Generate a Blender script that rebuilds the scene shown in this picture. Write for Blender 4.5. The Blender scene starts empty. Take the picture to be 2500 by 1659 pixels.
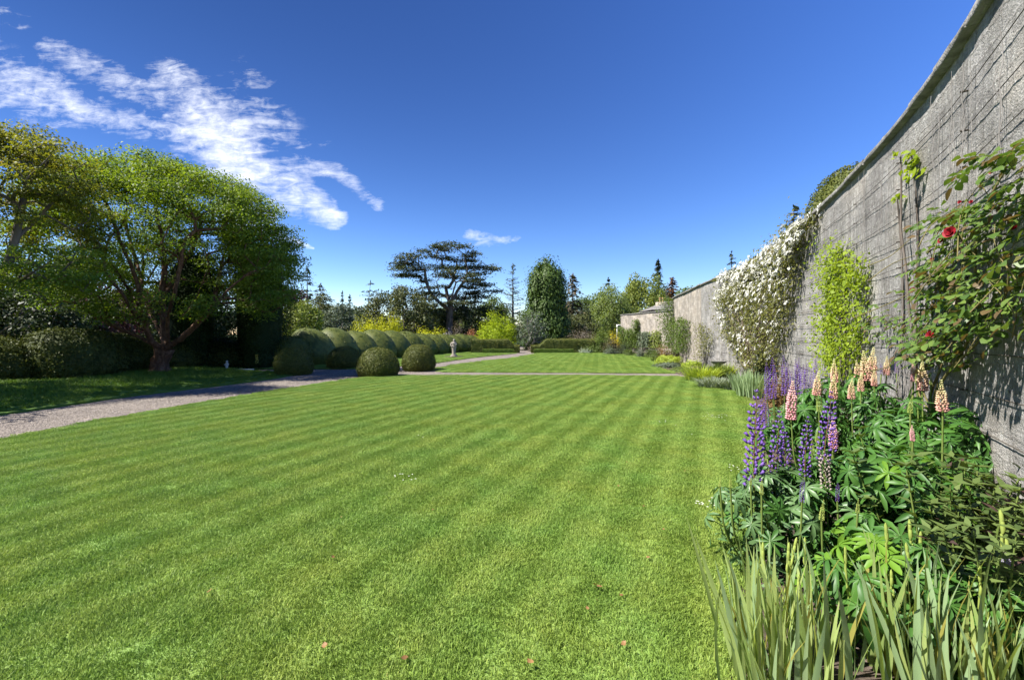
import bpy, bmesh, math, random
import numpy as np
from mathutils import Vector, Matrix

# ------------------------------------------------------------------ camera, sky, sun, exposure
SC = bpy.context.scene
COL = SC.collection
CAMH, FPX, CX, HY = 1.5, 1111.1, 1250.0, 816.0      # eye height, focal length / centre / horizon of a 2500 px wide frame

cam_data = bpy.data.cameras.new('camera')
cam_data.lens = 16.0
cam_data.sensor_width = 36.0
cam_data.shift_y = -0.0054
cam_data.clip_start = 0.05
cam_data.clip_end = 3000.0
cam = bpy.data.objects.new('camera', cam_data)
cam.location = (0, 0, CAMH)
cam.rotation_euler = (math.radians(90), 0, 0)
COL.objects.link(cam)
SC.camera = cam

SUN_EL = math.radians(52.0)
SUN_FROM = Vector((-0.972, -0.24, 0)).normalized()
world = bpy.data.worlds.new('World')
SC.world = world
world.use_nodes = True

sun_data = bpy.data.lights.new('sun', 'SUN')
sun_data.energy = 5.0
sun_data.angle = math.radians(0.5)
sun_data.color = (1.0, 0.955, 0.88)
sun = bpy.data.objects.new('sun', sun_data)
to_sun = Vector((SUN_FROM.x * math.cos(SUN_EL), SUN_FROM.y * math.cos(SUN_EL), math.sin(SUN_EL)))
sun.rotation_euler = (-to_sun).to_track_quat('-Z', 'Y').to_euler()
sun.location = (-20, -5, 30)
COL.objects.link(sun)

SC.view_settings.view_transform = 'Standard'
SC.view_settings.look = 'None'
SC.view_settings.exposure = 1.28
SC.view_settings.gamma = 1.0
SC.view_settings.use_curve_mapping = False
SC.cycles.max_bounces = 6
SC.cycles.diffuse_bounces = 3
SC.cycles.glossy_bounces = 2
SC.cycles.transmission_bounces = 4
SC.cycles.transparent_max_bounces = 6
SC.cycles.use_denoising = True
SC.cycles.use_adaptive_sampling = True
SC.cycles.adaptive_threshold = 0.015
SC.cycles.sample_clamp_indirect = 6.0


def build_sky():
    nt = world.node_tree
    N, L = nt.nodes, nt.links
    N.clear()
    out = N.new('ShaderNodeOutputWorld')
    bg = N.new('ShaderNodeBackground')
    bg.inputs['Strength'].default_value = 0.0595
    sky = N.new('ShaderNodeTexSky')
    sky.sky_type = 'NISHITA'
    sky.sun_disc = False
    sky.sun_elevation = SUN_EL
    sky.sun_rotation = -math.atan2(SUN_FROM.x, SUN_FROM.y)
    sky.altitude = 0
    sky.air_density = 1.0
    sky.dust_density = 0.0
    sky.ozone_density = 4.0

    def math_node(op, a, b=None, c=None, clamp=False):
        n = N.new('ShaderNodeMath')
        n.operation = op
        n.use_clamp = clamp
        for i, v in enumerate((a, b, c)):
            if v is None:
                continue
            if isinstance(v, (int, float)):
                n.inputs[i].default_value = v
            else:
                L.new(v, n.inputs[i])
        return n.outputs[0]

    tc = N.new('ShaderNodeTexCoord')
    sep = N.new('ShaderNodeSeparateXYZ')
    L.new(tc.outputs['Generated'], sep.inputs[0])
    ysafe = math_node('MAXIMUM', sep.outputs['Y'], 0.05)
    u = math_node('DIVIDE', sep.outputs['X'], ysafe)          # direction coordinates on a far vertical plane to the north
    v = math_node('DIVIDE', sep.outputs['Z'], ysafe)
    comb = N.new('ShaderNodeCombineXYZ')
    L.new(u, comb.inputs[0])
    L.new(v, comb.inputs[1])
    # wisps are drawn out along the wind: rotate, then squash one axis
    mp = N.new('ShaderNodeMapping')
    mp.inputs['Rotation'].default_value = (0, 0, math.radians(36))
    mp.inputs['Scale'].default_value = (0.9, 3.2, 1.0)
    L.new(comb.outputs[0], mp.inputs[0])

    def noise(vec, scale, detail, rough, dist=0.0):
        n = N.new('ShaderNodeTexNoise')
        n.inputs['Scale'].default_value = scale
        n.inputs['Detail'].default_value = detail
        n.inputs['Roughness'].default_value = rough
        n.inputs['Distortion'].default_value = dist
        L.new(vec, n.inputs['Vector'])
        return n.outputs['Fac']

    n_big = noise(mp.outputs[0], 3.6, 8, 0.62, 0.5)
    n_puff = noise(comb.outputs[0], 34.0, 6, 0.65, 0.3)
    n_fine = noise(mp.outputs[0], 15.0, 8, 0.7, 0.9)

    def px(x, y):
        return ((x - CX) / FPX, (HY - y) / FPX)

    def capsule(ax, ay, bx, by, wa, wb, amp):
        a, b = px(ax, ay), px(bx, by)
        dx, dy = b[0] - a[0], b[1] - a[1]
        l2 = dx * dx + dy * dy
        pu = math_node('SUBTRACT', u, a[0])
        pv = math_node('SUBTRACT', v, a[1])
        t = math_node('DIVIDE', math_node('ADD', math_node('MULTIPLY', pu, dx), math_node('MULTIPLY', pv, dy)), l2, clamp=True)
        qx = math_node('SUBTRACT', pu, math_node('MULTIPLY', t, dx))
        qy = math_node('SUBTRACT', pv, math_node('MULTIPLY', t, dy))
        d = math_node('SQRT', math_node('ADD', math_node('MULTIPLY', qx, qx), math_node('MULTIPLY', qy, qy)))
        w = math_node('ADD', math_node('MULTIPLY', t, (wb - wa) / FPX), wa / FPX)
        r = math_node('DIVIDE', d, w)
        fall = math_node('SUBTRACT', 1.0, math_node('MULTIPLY', math_node('MINIMUM', r, 1.0), math_node('MINIMUM', r, 1.0)))
        return math_node('MULTIPLY', fall, amp)

    caps = [
        (410, 205, 520, 310, 80, 125, 0.82), (470, 290, 640, 430, 115, 95, 0.98), (640, 425, 815, 530, 90, 40, 0.98),
        (-120, 170, 130, 250, 130, 95, 0.72), (60, 240, 420, 318, 80, 46, 0.72), (120, 120, 260, 190, 46, 50, 0.66),
        (260, 190, 390, 245, 55, 50, 0.72), (600, 210, 690, 330, 90, 70, 0.42), (700, 398, 830, 415, 36, 28, 0.78),
        (830, 420, 925, 500, 28, 22, 0.66), (570, 535, 765, 606, 60, 5, 0.86), (560, 480, 660, 530, 40, 26, 0.48),
        (1150, 578, 1215, 590, 30, 18, 0.6), (1215, 590, 1270, 582, 18, 12, 0.42), (-30, 25, 55, 55, 50, 36, 0.52),
        (700, 352, 800, 352, 26, 18, 0.42), (440, 380, 560, 440, 40, 60, 0.40), (-400, 60, -100, 160, 160, 140, 0.75),
        (-900, 120, -500, 90, 220, 180, 0.7), (2900, 420, 3500, 380, 60, 120, 0.6),
    ]
    m = None
    for c in caps:
        f = capsule(*c)
        m = f if m is None else math_node('MAXIMUM', m, f)
    tex = math_node('ADD', math_node('MULTIPLY', n_big, 0.45), math_node('ADD', math_node('MULTIPLY', n_puff, 0.22), math_node('MULTIPLY', n_fine, 0.43)))
    # tex averages about 0.55
    dens = math_node('ADD', math_node('MULTIPLY', m, 0.95), math_node('MULTIPLY', math_node('SUBTRACT', tex, 0.55), 4.2))
    dens = math_node('MULTIPLY', math_node('SUBTRACT', dens, 0.30), 0.98, clamp=True)
    dens = math_node('MULTIPLY', dens, math_node('MINIMUM', math_node('MULTIPLY', m, 3.0), 1.0))
    dens = math_node('MULTIPLY', math_node('POWER', dens, 1.25), 0.88)

    hsv = N.new('ShaderNodeHueSaturation')
    hsv.inputs['Saturation'].default_value = 1.10
    L.new(sky.outputs[0], hsv.inputs['Color'])
    gam = N.new('ShaderNodeGamma')
    gam.inputs['Gamma'].default_value = 1.5
    pre = N.new('ShaderNodeVectorMath')
    pre.operation = 'SCALE'
    pre.inputs['Scale'].default_value = 0.15
    L.new(hsv.outputs[0], pre.inputs[0])
    L.new(pre.outputs[0], gam.inputs['Color'])
    tint = N.new('ShaderNodeMixRGB')
    tint.blend_type = 'MULTIPLY'
    tint.inputs['Fac'].default_value = 1.0
    tint.inputs['Color2'].default_value = (10.6, 9.2, 9.8, 1)
    L.new(gam.outputs[0], tint.inputs['Color1'])
    mix = N.new('ShaderNodeMixRGB')
    mix.inputs['Color2'].default_value = (10.2, 10.4, 10.9, 1)
    L.new(dens, mix.inputs['Fac'])
    L.new(tint.outputs[0], mix.inputs['Color1'])
    L.new(mix.outputs[0], bg.inputs['Color'])
    L.new(bg.outputs[0], out.inputs['Surface'])


build_sky()

# ------------------------------------------------------------------ helpers
R = np.random.default_rng(11)
random.seed(5)


def gp(x, y):
    """Ground position that a 2500 px frame shows at x, y."""
    Z = CAMH * FPX / (y - HY)
    return ((x - CX) / FPX * Z, Z)


def at(x, y, Z):
    """Point at distance Z in front of the viewpoint that shows at x, y."""
    return np.array(((x - CX) / FPX * Z, Z, CAMH + (HY - y) / FPX * Z))


def link(o, parent=None):
    COL.objects.link(o)
    if parent is not None:
        o.parent = parent
    return o


def tag(o, label=None, cat=None, group=None, kind=None):
    if label:
        o['label'] = label
    if cat:
        o['category'] = cat
    if group:
        o['group'] = group
    if kind:
        o['kind'] = kind
    return o


def thing(name, label, cat, loc=(0, 0, 0), group=None):
    o = bpy.data.objects.new(name, None)
    o.empty_display_size = 0.2
    o.location = loc
    link(o)
    return tag(o, label, cat, group)


class Geo:
    """Collects vertices, faces and one tint value for each face; build() makes one mesh object."""

    def __init__(self):
        self.V, self.Q, self.T, self.tq, self.tt, self.n = [], [], [], [], [], 0

    def add(self, V, Q=None, T=None, tint=None):
        V = np.asarray(V, float).reshape(-1, 3)
        if Q is not None and len(Q):
            Q = np.asarray(Q, int).reshape(-1, 4)
            self.Q.append(Q + self.n)
            self.tq.append(np.full(len(Q), 0.5) if tint is None else np.broadcast_to(np.asarray(tint, float), (len(Q),)))
        if T is not None and len(T):
            T = np.asarray(T, int).reshape(-1, 3)
            self.T.append(T + self.n)
            self.tt.append(np.full(len(T), 0.5) if tint is None or np.size(tint) != 1 and np.size(tint) != len(T)
                           else np.broadcast_to(np.asarray(tint, float), (len(T),)))
        self.V.append(V)
        self.n += len(V)
        return self

    def merge(self, g):
        for q in g.Q:
            self.Q.append(q + self.n)
        for t in g.T:
            self.T.append(t + self.n)
        self.tq += g.tq
        self.tt += g.tt
        self.V += g.V
        self.n += g.n
        return self

    def arrays(self):
        V = np.concatenate(self.V) if self.V else np.zeros((0, 3))
        Q = np.concatenate(self.Q) if self.Q else np.zeros((0, 4), int)
        T = np.concatenate(self.T) if self.T else np.zeros((0, 3), int)
        tq = np.concatenate(self.tq) if self.tq else np.zeros(0)
        tt = np.concatenate(self.tt) if self.tt else np.zeros(0)
        return V, Q, T, tq, tt

    def mesh(self, name, mat=None, smooth=False, origin=None):
        V, Q, T, tq, tt = self.arrays()
        if origin is not None:
            V = V - np.asarray(origin, float)
        me = bpy.data.meshes.new(name)
        me.vertices.add(len(V))
        me.vertices.foreach_set('co', V.astype(np.float32).ravel())
        me.loops.add(len(Q) * 4 + len(T) * 3)
        me.loops.foreach_set('vertex_index', np.concatenate((Q.ravel(), T.ravel())).astype(np.int32))
        me.polygons.add(len(Q) + len(T))
        starts = np.concatenate((np.arange(len(Q)) * 4, len(Q) * 4 + np.arange(len(T)) * 3)).astype(np.int32)
        me.polygons.foreach_set('loop_start', starts)
        if smooth:
            me.polygons.foreach_set('use_smooth', np.ones(len(Q) + len(T), bool))
        a = me.attributes.new('tint', 'FLOAT', 'FACE')
        a.data.foreach_set('value', np.concatenate((tq, tt)).astype(np.float32))
        me.update(calc_edges=True)
        me.validate()
        if mat is not None:
            me.materials.append(mat)
        return me

    def build(self, name, mat, parent=None, smooth=False, origin=None):
        if origin is None and parent is not None:
            origin = tuple(parent.location)
        me = self.mesh(name, mat, smooth, origin)
        o = bpy.data.objects.new(name, me)
        if parent is None and origin is not None:
            o.location = origin
        return link(o, parent)


def unit(v):
    v = np.asarray(v, float)
    return v / np.maximum(np.linalg.norm(v, axis=-1, keepdims=True), 1e-9)


def leaf_geo(P, Nrm, size, aspect=1.7, tint=None, axis=None, fold=0.12):
    """Leaf-shaped faces at P facing Nrm; axis (optional) is the way each leaf points."""
    P = np.asarray(P, float)
    n = len(P)
    Nrm = unit(Nrm)
    t = R.normal(size=(n, 3)) if axis is None else np.asarray(axis, float) + R.normal(size=(n, 3)) * 0.15
    v = unit(t - Nrm * (t * Nrm).sum(1, keepdims=True))
    u = np.cross(Nrm, v)
    L = (np.broadcast_to(np.asarray(size, float), (n,)) * R.uniform(0.7, 1.3, n))[:, None]
    W = L / aspect
    up = Nrm * (L * fold)
    V = np.stack((P - v * L * 0.5, P + u * W * 0.5 + up - v * L * 0.05, P + v * L * 0.5, P - u * W * 0.5 + up - v * L * 0.05), 1).reshape(-1, 3)
    Q = np.arange(4 * n).reshape(-1, 4)
    if tint is None:
        tint = R.uniform(0, 1, n)
    return Geo().add(V, Q, tint=tint)


def tube(pts, rad, sides=6, wob=0.0, cap=False):
    pts = np.asarray(pts, float)
    n = len(pts)
    rad = np.broadcast_to(np.asarray(rad, float), (n,))
    tan = unit(np.gradient(pts, axis=0))
    ref = np.array((0.31, 0.95, 0.05)) if abs(tan[:, 2]).mean() > 0.6 else np.array((0.05, 0.1, 1.0))
    a = unit(np.cross(tan, ref))
    b = np.cross(tan, a)
    ang = np.linspace(0, 2 * np.pi, sides, endpoint=False)
    rr = rad[:, None] * (1 + (R.normal(size=(n, sides)) * wob if wob else 0))
    V = pts[:, None, :] + a[:, None, :] * (np.cos(ang) * rr)[..., None] + b[:, None, :] * (np.sin(ang) * rr)[..., None]
    i = np.arange(n - 1)[:, None] * sides
    j = np.arange(sides)[None]
    k = (j + 1) % sides
    Q = np.stack((i + j, i + k, i + sides + k, i + sides + j), -1).reshape(-1, 4)
    g = Geo().add(V.reshape(-1, 3), Q)
    if cap:
        c = np.vstack((V[-1], pts[-1][None]))
        g.add(c, T=[(q, (q + 1) % sides, sides) for q in range(sides)])
        c = np.vstack((V[0], pts[0][None]))
        g.add(c, T=[((q + 1) % sides, q, sides) for q in range(sides)])
    return g


def edges_tubes(pos, par, rad, sides=5):
    """A tube for every branch segment of a skeleton."""
    idx = np.array([i for i in range(len(par)) if par[i] >= 0])
    p0, p1 = pos[par[idx]], pos[idx]
    r1 = rad[idx]
    r0 = np.minimum(rad[par[idx]], r1 * 1.35)
    d = unit(p1 - p0)
    ref = np.where(np.abs(d[:, 2:3]) > 0.9, np.array([[1.0, 0, 0]]), np.array([[0, 0, 1.0]]))
    a = unit(np.cross(d, ref))
    b = np.cross(d, a)
    ang = np.linspace(0, 2 * np.pi, sides, endpoint=False)
    c, s = np.cos(ang)[None, :, None], np.sin(ang)[None, :, None]
    ring = a[:, None] * c + b[:, None] * s
    V0 = (p0 - d * r0[:, None] * 0.4)[:, None] + ring * r0[:, None, None]
    V1 = (p1 + d * r1[:, None] * 0.4)[:, None] + ring * r1[:, None, None]
    V = np.concatenate((V0, V1), 1)
    m = len(idx)
    base = (np.arange(m) * 2 * sides)[:, None]
    j = np.arange(sides)[None]
    k = (j + 1) % sides
    Q = np.stack((base + j, base + k, base + sides + k, base + sides + j), -1).reshape(-1, 4)
    return Geo().add(V.reshape(-1, 3), Q)


def sample_surface(V, Q, n):
    """n random points and normals on a quad mesh."""
    T = np.concatenate((Q[:, [0, 1, 2]], Q[:, [0, 2, 3]]))
    A, B, C = V[T[:, 0]], V[T[:, 1]], V[T[:, 2]]
    cr = np.cross(B - A, C - A)
    ar = np.linalg.norm(cr, axis=1)
    k = R.choice(len(T), n, p=ar / ar.sum())
    r1, r2 = np.sqrt(R.uniform(size=n)), R.uniform(size=n)
    P = A[k] * (1 - r1)[:, None] + B[k] * (r1 * (1 - r2))[:, None] + C[k] * (r1 * r2)[:, None]
    return P, unit(cr[k])


def lumps(P, scale, seed=0):
    """Cheap smooth noise in -1..1."""
    rr = np.random.default_rng(seed)
    o = np.zeros(len(P))
    for q in range(7):
        k = rr.normal(size=3) * scale * (1 + 0.35 * q)
        o += np.sin(P @ k + rr.uniform(0, 6.28)) / (1 + 0.35 * q)
    return o / 3.0


def box_geo(x0, x1, y0, y1, z0, z1, tint=None):
    V = [(x0, y0, z0), (x1, y0, z0), (x1, y1, z0), (x0, y1, z0), (x0, y0, z1), (x1, y0, z1), (x1, y1, z1), (x0, y1, z1)]
    Q = [(0, 3, 2, 1), (4, 5, 6, 7), (0, 1, 5, 4), (1, 2, 6, 5), (2, 3, 7, 6), (3, 0, 4, 7)]
    return Geo().add(V, Q, tint=tint)


def lathe(profile, sides=20, cx=0, cy=0):
    pr = np.asarray(profile, float)
    ang = np.linspace(0, 2 * np.pi, sides, endpoint=False)
    V = np.stack((cx + pr[:, :1] * np.cos(ang), cy + pr[:, :1] * np.sin(ang), np.repeat(pr[:, 1:2], sides, 1)), -1)
    n = len(pr)
    i = np.arange(n - 1)[:, None] * sides
    j = np.arange(sides)[None]
    k = (j + 1) % sides
    Q = np.stack((i + j, i + k, i + sides + k, i + sides + j), -1).reshape(-1, 4)
    return Geo().add(V.reshape(-1, 3), Q)


# ------------------------------------------------------------------ materials
def new_mat(name):
    m = bpy.data.materials.new(name)
    m.use_nodes = True
    m.node_tree.nodes.clear()
    return m, m.node_tree.nodes, m.node_tree.links


def rgba(c):
    return (c[0], c[1], c[2], 1.0)


def leaf_mat(name, c1, c2, trans=0.3, rough=0.55, tcol=None, spec=0.25, c3=None):
    m, N, L = new_mat(name)
    out = N.new('ShaderNodeOutputMaterial')
    at_ = N.new('ShaderNodeAttribute')
    at_.attribute_name = 'tint'
    ramp = N.new('ShaderNodeValToRGB')
    ramp.color_ramp.elements[0].color = rgba(c1)
    ramp.color_ramp.elements[1].color = rgba(c2)
    if c3 is not None:
        ramp.color_ramp.elements[1].position = 0.86
        e = ramp.color_ramp.elements.new(0.95)
        e.color = rgba(c3)
    L.new(at_.outputs['Fac'], ramp.inputs[0])
    pb = N.new('ShaderNodeBsdfPrincipled')
    pb.inputs['Roughness'].default_value = rough
    pb.inputs['Specular IOR Level'].default_value = spec
    L.new(ramp.outputs[0], pb.inputs['Base Color'])
    if trans > 0:
        tr = N.new('ShaderNodeBsdfTranslucent')
        mul = N.new('ShaderNodeMixRGB')
        mul.blend_type = 'MULTIPLY'
        mul.inputs['Fac'].default_value = 1.0
        tc = tcol or (1.5, 1.45, 0.6)
        mul.inputs['Color2'].default_value = rgba(tc)
        L.new(ramp.outputs[0], mul.inputs['Color1'])
        L.new(mul.outputs[0], tr.inputs['Color'])
        mx = N.new('ShaderNodeMixShader')
        mx.inputs[0].default_value = trans
        L.new(pb.outputs[0], mx.inputs[1])
        L.new(tr.outputs[0], mx.inputs[2])
        L.new(mx.outputs[0], out.inputs[0])
    else:
        L.new(pb.outputs[0], out.inputs[0])
    return m


def noise_mat(name, cols, scale=6.0, rough=0.85, bump=0.3, bscale=40.0, stretch=(1, 1, 1), detail=6, spec=0.2, dist=0.3):
    """Natural surface: a noise-driven ramp over cols and a noise bump."""
    m, N, L = new_mat(name)
    out = N.new('ShaderNodeOutputMaterial')
    geo = N.new('ShaderNodeNewGeometry')
    mp = N.new('ShaderNodeMapping')
    mp.inputs['Scale'].default_value = stretch
    L.new(geo.outputs['Position'], mp.inputs[0])
    no = N.new('ShaderNodeTexNoise')
    no.inputs['Scale'].default_value = scale
    no.inputs['Detail'].default_value = detail
    no.inputs['Roughness'].default_value = 0.65
    L.new(mp.outputs[0], no.inputs['Vector'])
    ramp = N.new('ShaderNodeValToRGB')
    ramp.color_ramp.elements[0].position = 0.3
    ramp.color_ramp.elements[1].position = 0.72
    ramp.color_ramp.elements[0].color = rgba(cols[0])
    ramp.color_ramp.elements[1].color = rgba(cols[-1])
    for i, c in enumerate(cols[1:-1]):
        e = ramp.color_ramp.elements.new(0.3 + 0.42 * (i + 1) / (len(cols) - 1))
        e.color = rgba(c)
    L.new(no.outputs['Fac'], ramp.inputs[0])
    pb = N.new('ShaderNodeBsdfPrincipled')
    pb.inputs['Roughness'].default_value = rough
    pb.inputs['Specular IOR Level'].default_value = spec
    L.new(ramp.outputs[0], pb.inputs['Base Color'])
    if bump:
        nb = N.new('ShaderNodeTexNoise')
        nb.inputs['Scale'].default_value = bscale
        nb.inputs['Detail'].default_value = 5
        L.new(mp.outputs[0], nb.inputs['Vector'])
        bp = N.new('ShaderNodeBump')
        bp.inputs['Strength'].default_value = bump
        bp.inputs['Distance'].default_value = 0.03
        L.new(nb.outputs['Fac'], bp.inputs['Height'])
        L.new(bp.outputs[0], pb.inputs['Normal'])
    L.new(pb.outputs[0], out.inputs[0])
    return m


def lawn_mat(name, perp, light, dark, period=0.44, phase=0.0, blades=True):
    """Mown turf: the colour follows the mower's bands, clover and dry patches, and each blade's own tint."""
    m, N, L = new_mat(name)
    out = N.new('ShaderNodeOutputMaterial')
    geo = N.new('ShaderNodeNewGeometry')
    dot = N.new('ShaderNodeVectorMath')
    dot.operation = 'DOT_PRODUCT'
    dot.inputs[1].default_value = (perp[0], perp[1], 0)
    L.new(geo.outputs['Position'], dot.inputs[0])
    wob = N.new('ShaderNodeTexNoise')
    wob.inputs['Scale'].default_value = 0.9
    wob.inputs['Detail'].default_value = 4
    L.new(geo.outputs['Position'], wob.inputs['Vector'])

    def M(op, a, b):
        n = N.new('ShaderNodeMath')
        n.operation = op
        for i, v in enumerate((a, b)):
            if isinstance(v, (int, float)):
                n.inputs[i].default_value = v
            else:
                L.new(v, n.inputs[i])
        return n.outputs[0]

    w = M('ADD', dot.outputs['Value'], M('MULTIPLY', wob.outputs['Fac'], 0.06))
    s = M('SINE', M('ADD', M('MULTIPLY', w, 2 * math.pi / period), phase), 0)
    s3 = M('SINE', M('MULTIPLY', w, 2 * math.pi / (period * 0.41)), 0)
    fine = N.new('ShaderNodeTexNoise')
    fine.inputs['Scale'].default_value = 9.0
    fine.inputs['Detail'].default_value = 5
    fine.inputs['Roughness'].default_value = 0.7
    L.new(geo.outputs['Position'], fine.inputs['Vector'])
    fac = M('ADD', M('ADD', M('MULTIPLY', M('MINIMUM', M('MAXIMUM', M('MULTIPLY', s, 1.7), -1.0), 1.0), 0.215), M('MULTIPLY', s3, 0.06)), M('ADD', 0.5, M('MULTIPLY', M('SUBTRACT', fine.outputs['Fac'], 0.5), 0.7)))
    mr = N.new('ShaderNodeMixRGB')
    mr.use_clamp = True
    mr.inputs['Color1'].default_value = rgba(dark)
    mr.inputs['Color2'].default_value = rgba(light)
    L.new(fac, mr.inputs['Fac'])
    big = N.new('ShaderNodeTexNoise')
    big.inputs['Scale'].default_value = 1.3
    big.inputs['Detail'].default_value = 5
    big.inputs['Roughness'].default_value = 0.6
    L.new(geo.outputs['Position'], big.inputs['Vector'])
    rp = N.new('ShaderNodeValToRGB')
    rp.color_ramp.elements[0].position = 0.36
    rp.color_ramp.elements[0].color = (0.86, 0.97, 0.95, 1)
    rp.color_ramp.elements[1].position = 0.66
    rp.color_ramp.elements[1].color = (1.10, 1.02, 0.95, 1)
    L.new(big.outputs['Fac'], rp.inputs[0])
    mu = N.new('ShaderNodeMixRGB')
    mu.blend_type = 'MULTIPLY'
    mu.inputs['Fac'].default_value = 1.0
    L.new(mr.outputs[0], mu.inputs['Color1'])
    L.new(rp.outputs[0], mu.inputs['Color2'])
    col = mu.outputs[0]
    if blades:
        at_ = N.new('ShaderNodeAttribute')
        at_.attribute_name = 'tint'
        br = N.new('ShaderNodeValToRGB')
        br.color_ramp.elements[0].color = (0.7, 0.74, 0.7, 1)
        br.color_ramp.elements[1].color = (1.25, 1.2, 1.1, 1)
        e = br.color_ramp.elements.new(0.97)
        e.color = (1.25, 1.2, 1.1, 1)
        br.color_ramp.elements[-1].color = (2.2, 1.6, 2.4, 1)
        L.new(at_.outputs['Fac'], br.inputs[0])
        m2 = N.new('ShaderNodeMixRGB')
        m2.blend_type = 'MULTIPLY'
        m2.inputs['Fac'].default_value = 1.0
        L.new(col, m2.inputs['Color1'])
        L.new(br.outputs[0], m2.inputs['Color2'])
        col = m2.outputs[0]
    pb = N.new('ShaderNodeBsdfPrincipled')
    pb.inputs['Roughness'].default_value = 0.55
    pb.inputs['Specular IOR Level'].default_value = 0.25
    L.new(col, pb.inputs['Base Color'])
    if blades:
        tr = N.new('ShaderNodeBsdfTranslucent')
        L.new(col, tr.inputs['Color'])
        mx = N.new('ShaderNodeMixShader')
        mx.inputs[0].default_value = 0.3
        L.new(pb.outputs[0], mx.inputs[1])
        L.new(tr.outputs[0], mx.inputs[2])
        L.new(mx.outputs[0], out.inputs[0])
    else:
        nb = N.new('ShaderNodeTexNoise')
        nb.inputs['Scale'].default_value = 60
        L.new(geo.outputs['Position'], nb.inputs['Vector'])
        bp = N.new('ShaderNodeBump')
        bp.inputs['Strength'].default_value = 0.6
        bp.inputs['Distance'].default_value = 0.02
        L.new(nb.outputs['Fac'], bp.inputs['Height'])
        L.new(bp.outputs[0], pb.inputs['Normal'])
        L.new(pb.outputs[0], out.inputs[0])
    return m


def gravel_mat(name):
    m, N, L = new_mat(name)
    out = N.new('ShaderNodeOutputMaterial')
    geo = N.new('ShaderNodeNewGeometry')
    vo = N.new('ShaderNodeTexVoronoi')
    vo.inputs['Scale'].default_value = 52
    L.new(geo.outputs['Position'], vo.inputs['Vector'])
    rp = N.new('ShaderNodeValToRGB')
    rp.color_ramp.elements[0].color = (0.098, 0.084, 0.071, 1)
    rp.color_ramp.elements[1].color = (0.292, 0.258, 0.222, 1)
    e = rp.color_ramp.elements.new(0.5)
    e.color = (0.178, 0.155, 0.132, 1)
    sp = N.new('ShaderNodeSeparateColor')
    L.new(vo.outputs['Color'], sp.inputs[0])
    L.new(sp.outputs[0], rp.inputs[0])
    big = N.new('ShaderNodeTexNoise')
    big.inputs['Scale'].default_value = 1.1
    big.inputs['Detail'].default_value = 5
    L.new(geo.outputs['Position'], big.inputs['Vector'])
    r2 = N.new('ShaderNodeValToRGB')
    r2.color_ramp.elements[0].position = 0.3
    r2.color_ramp.elements[0].color = (0.82, 0.8, 0.8, 1)
    r2.color_ramp.elements[1].position = 0.7
    r2.color_ramp.elements[1].color = (1.12, 1.1, 1.08, 1)
    L.new(big.outputs['Fac'], r2.inputs[0])
    mu = N.new('ShaderNodeMixRGB')
    mu.blend_type = 'MULTIPLY'
    mu.inputs['Fac'].default_value = 1
    L.new(rp.outputs[0], mu.inputs['Color1'])
    L.new(r2.outputs[0], mu.inputs['Color2'])
    at_ = N.new('ShaderNodeAttribute')
    at_.attribute_name = 'tint'
    pb = N.new('ShaderNodeBsdfPrincipled')
    pb.inputs['Roughness'].default_value = 0.85
    pb.inputs['Specular IOR Level'].default_value = 0.2
    L.new(mu.outputs[0], pb.inputs['Base Color'])
    bp = N.new('ShaderNodeBump')
    bp.inputs['Strength'].default_value = 0.9
    bp.inputs['Distance'].default_value = 0.012
    bp.invert = True
    L.new(vo.outputs['Distance'], bp.inputs['Height'])
    L.new(bp.outputs[0], pb.inputs['Normal'])
    L.new(pb.outputs[0], out.inputs[0])
    return m


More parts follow.
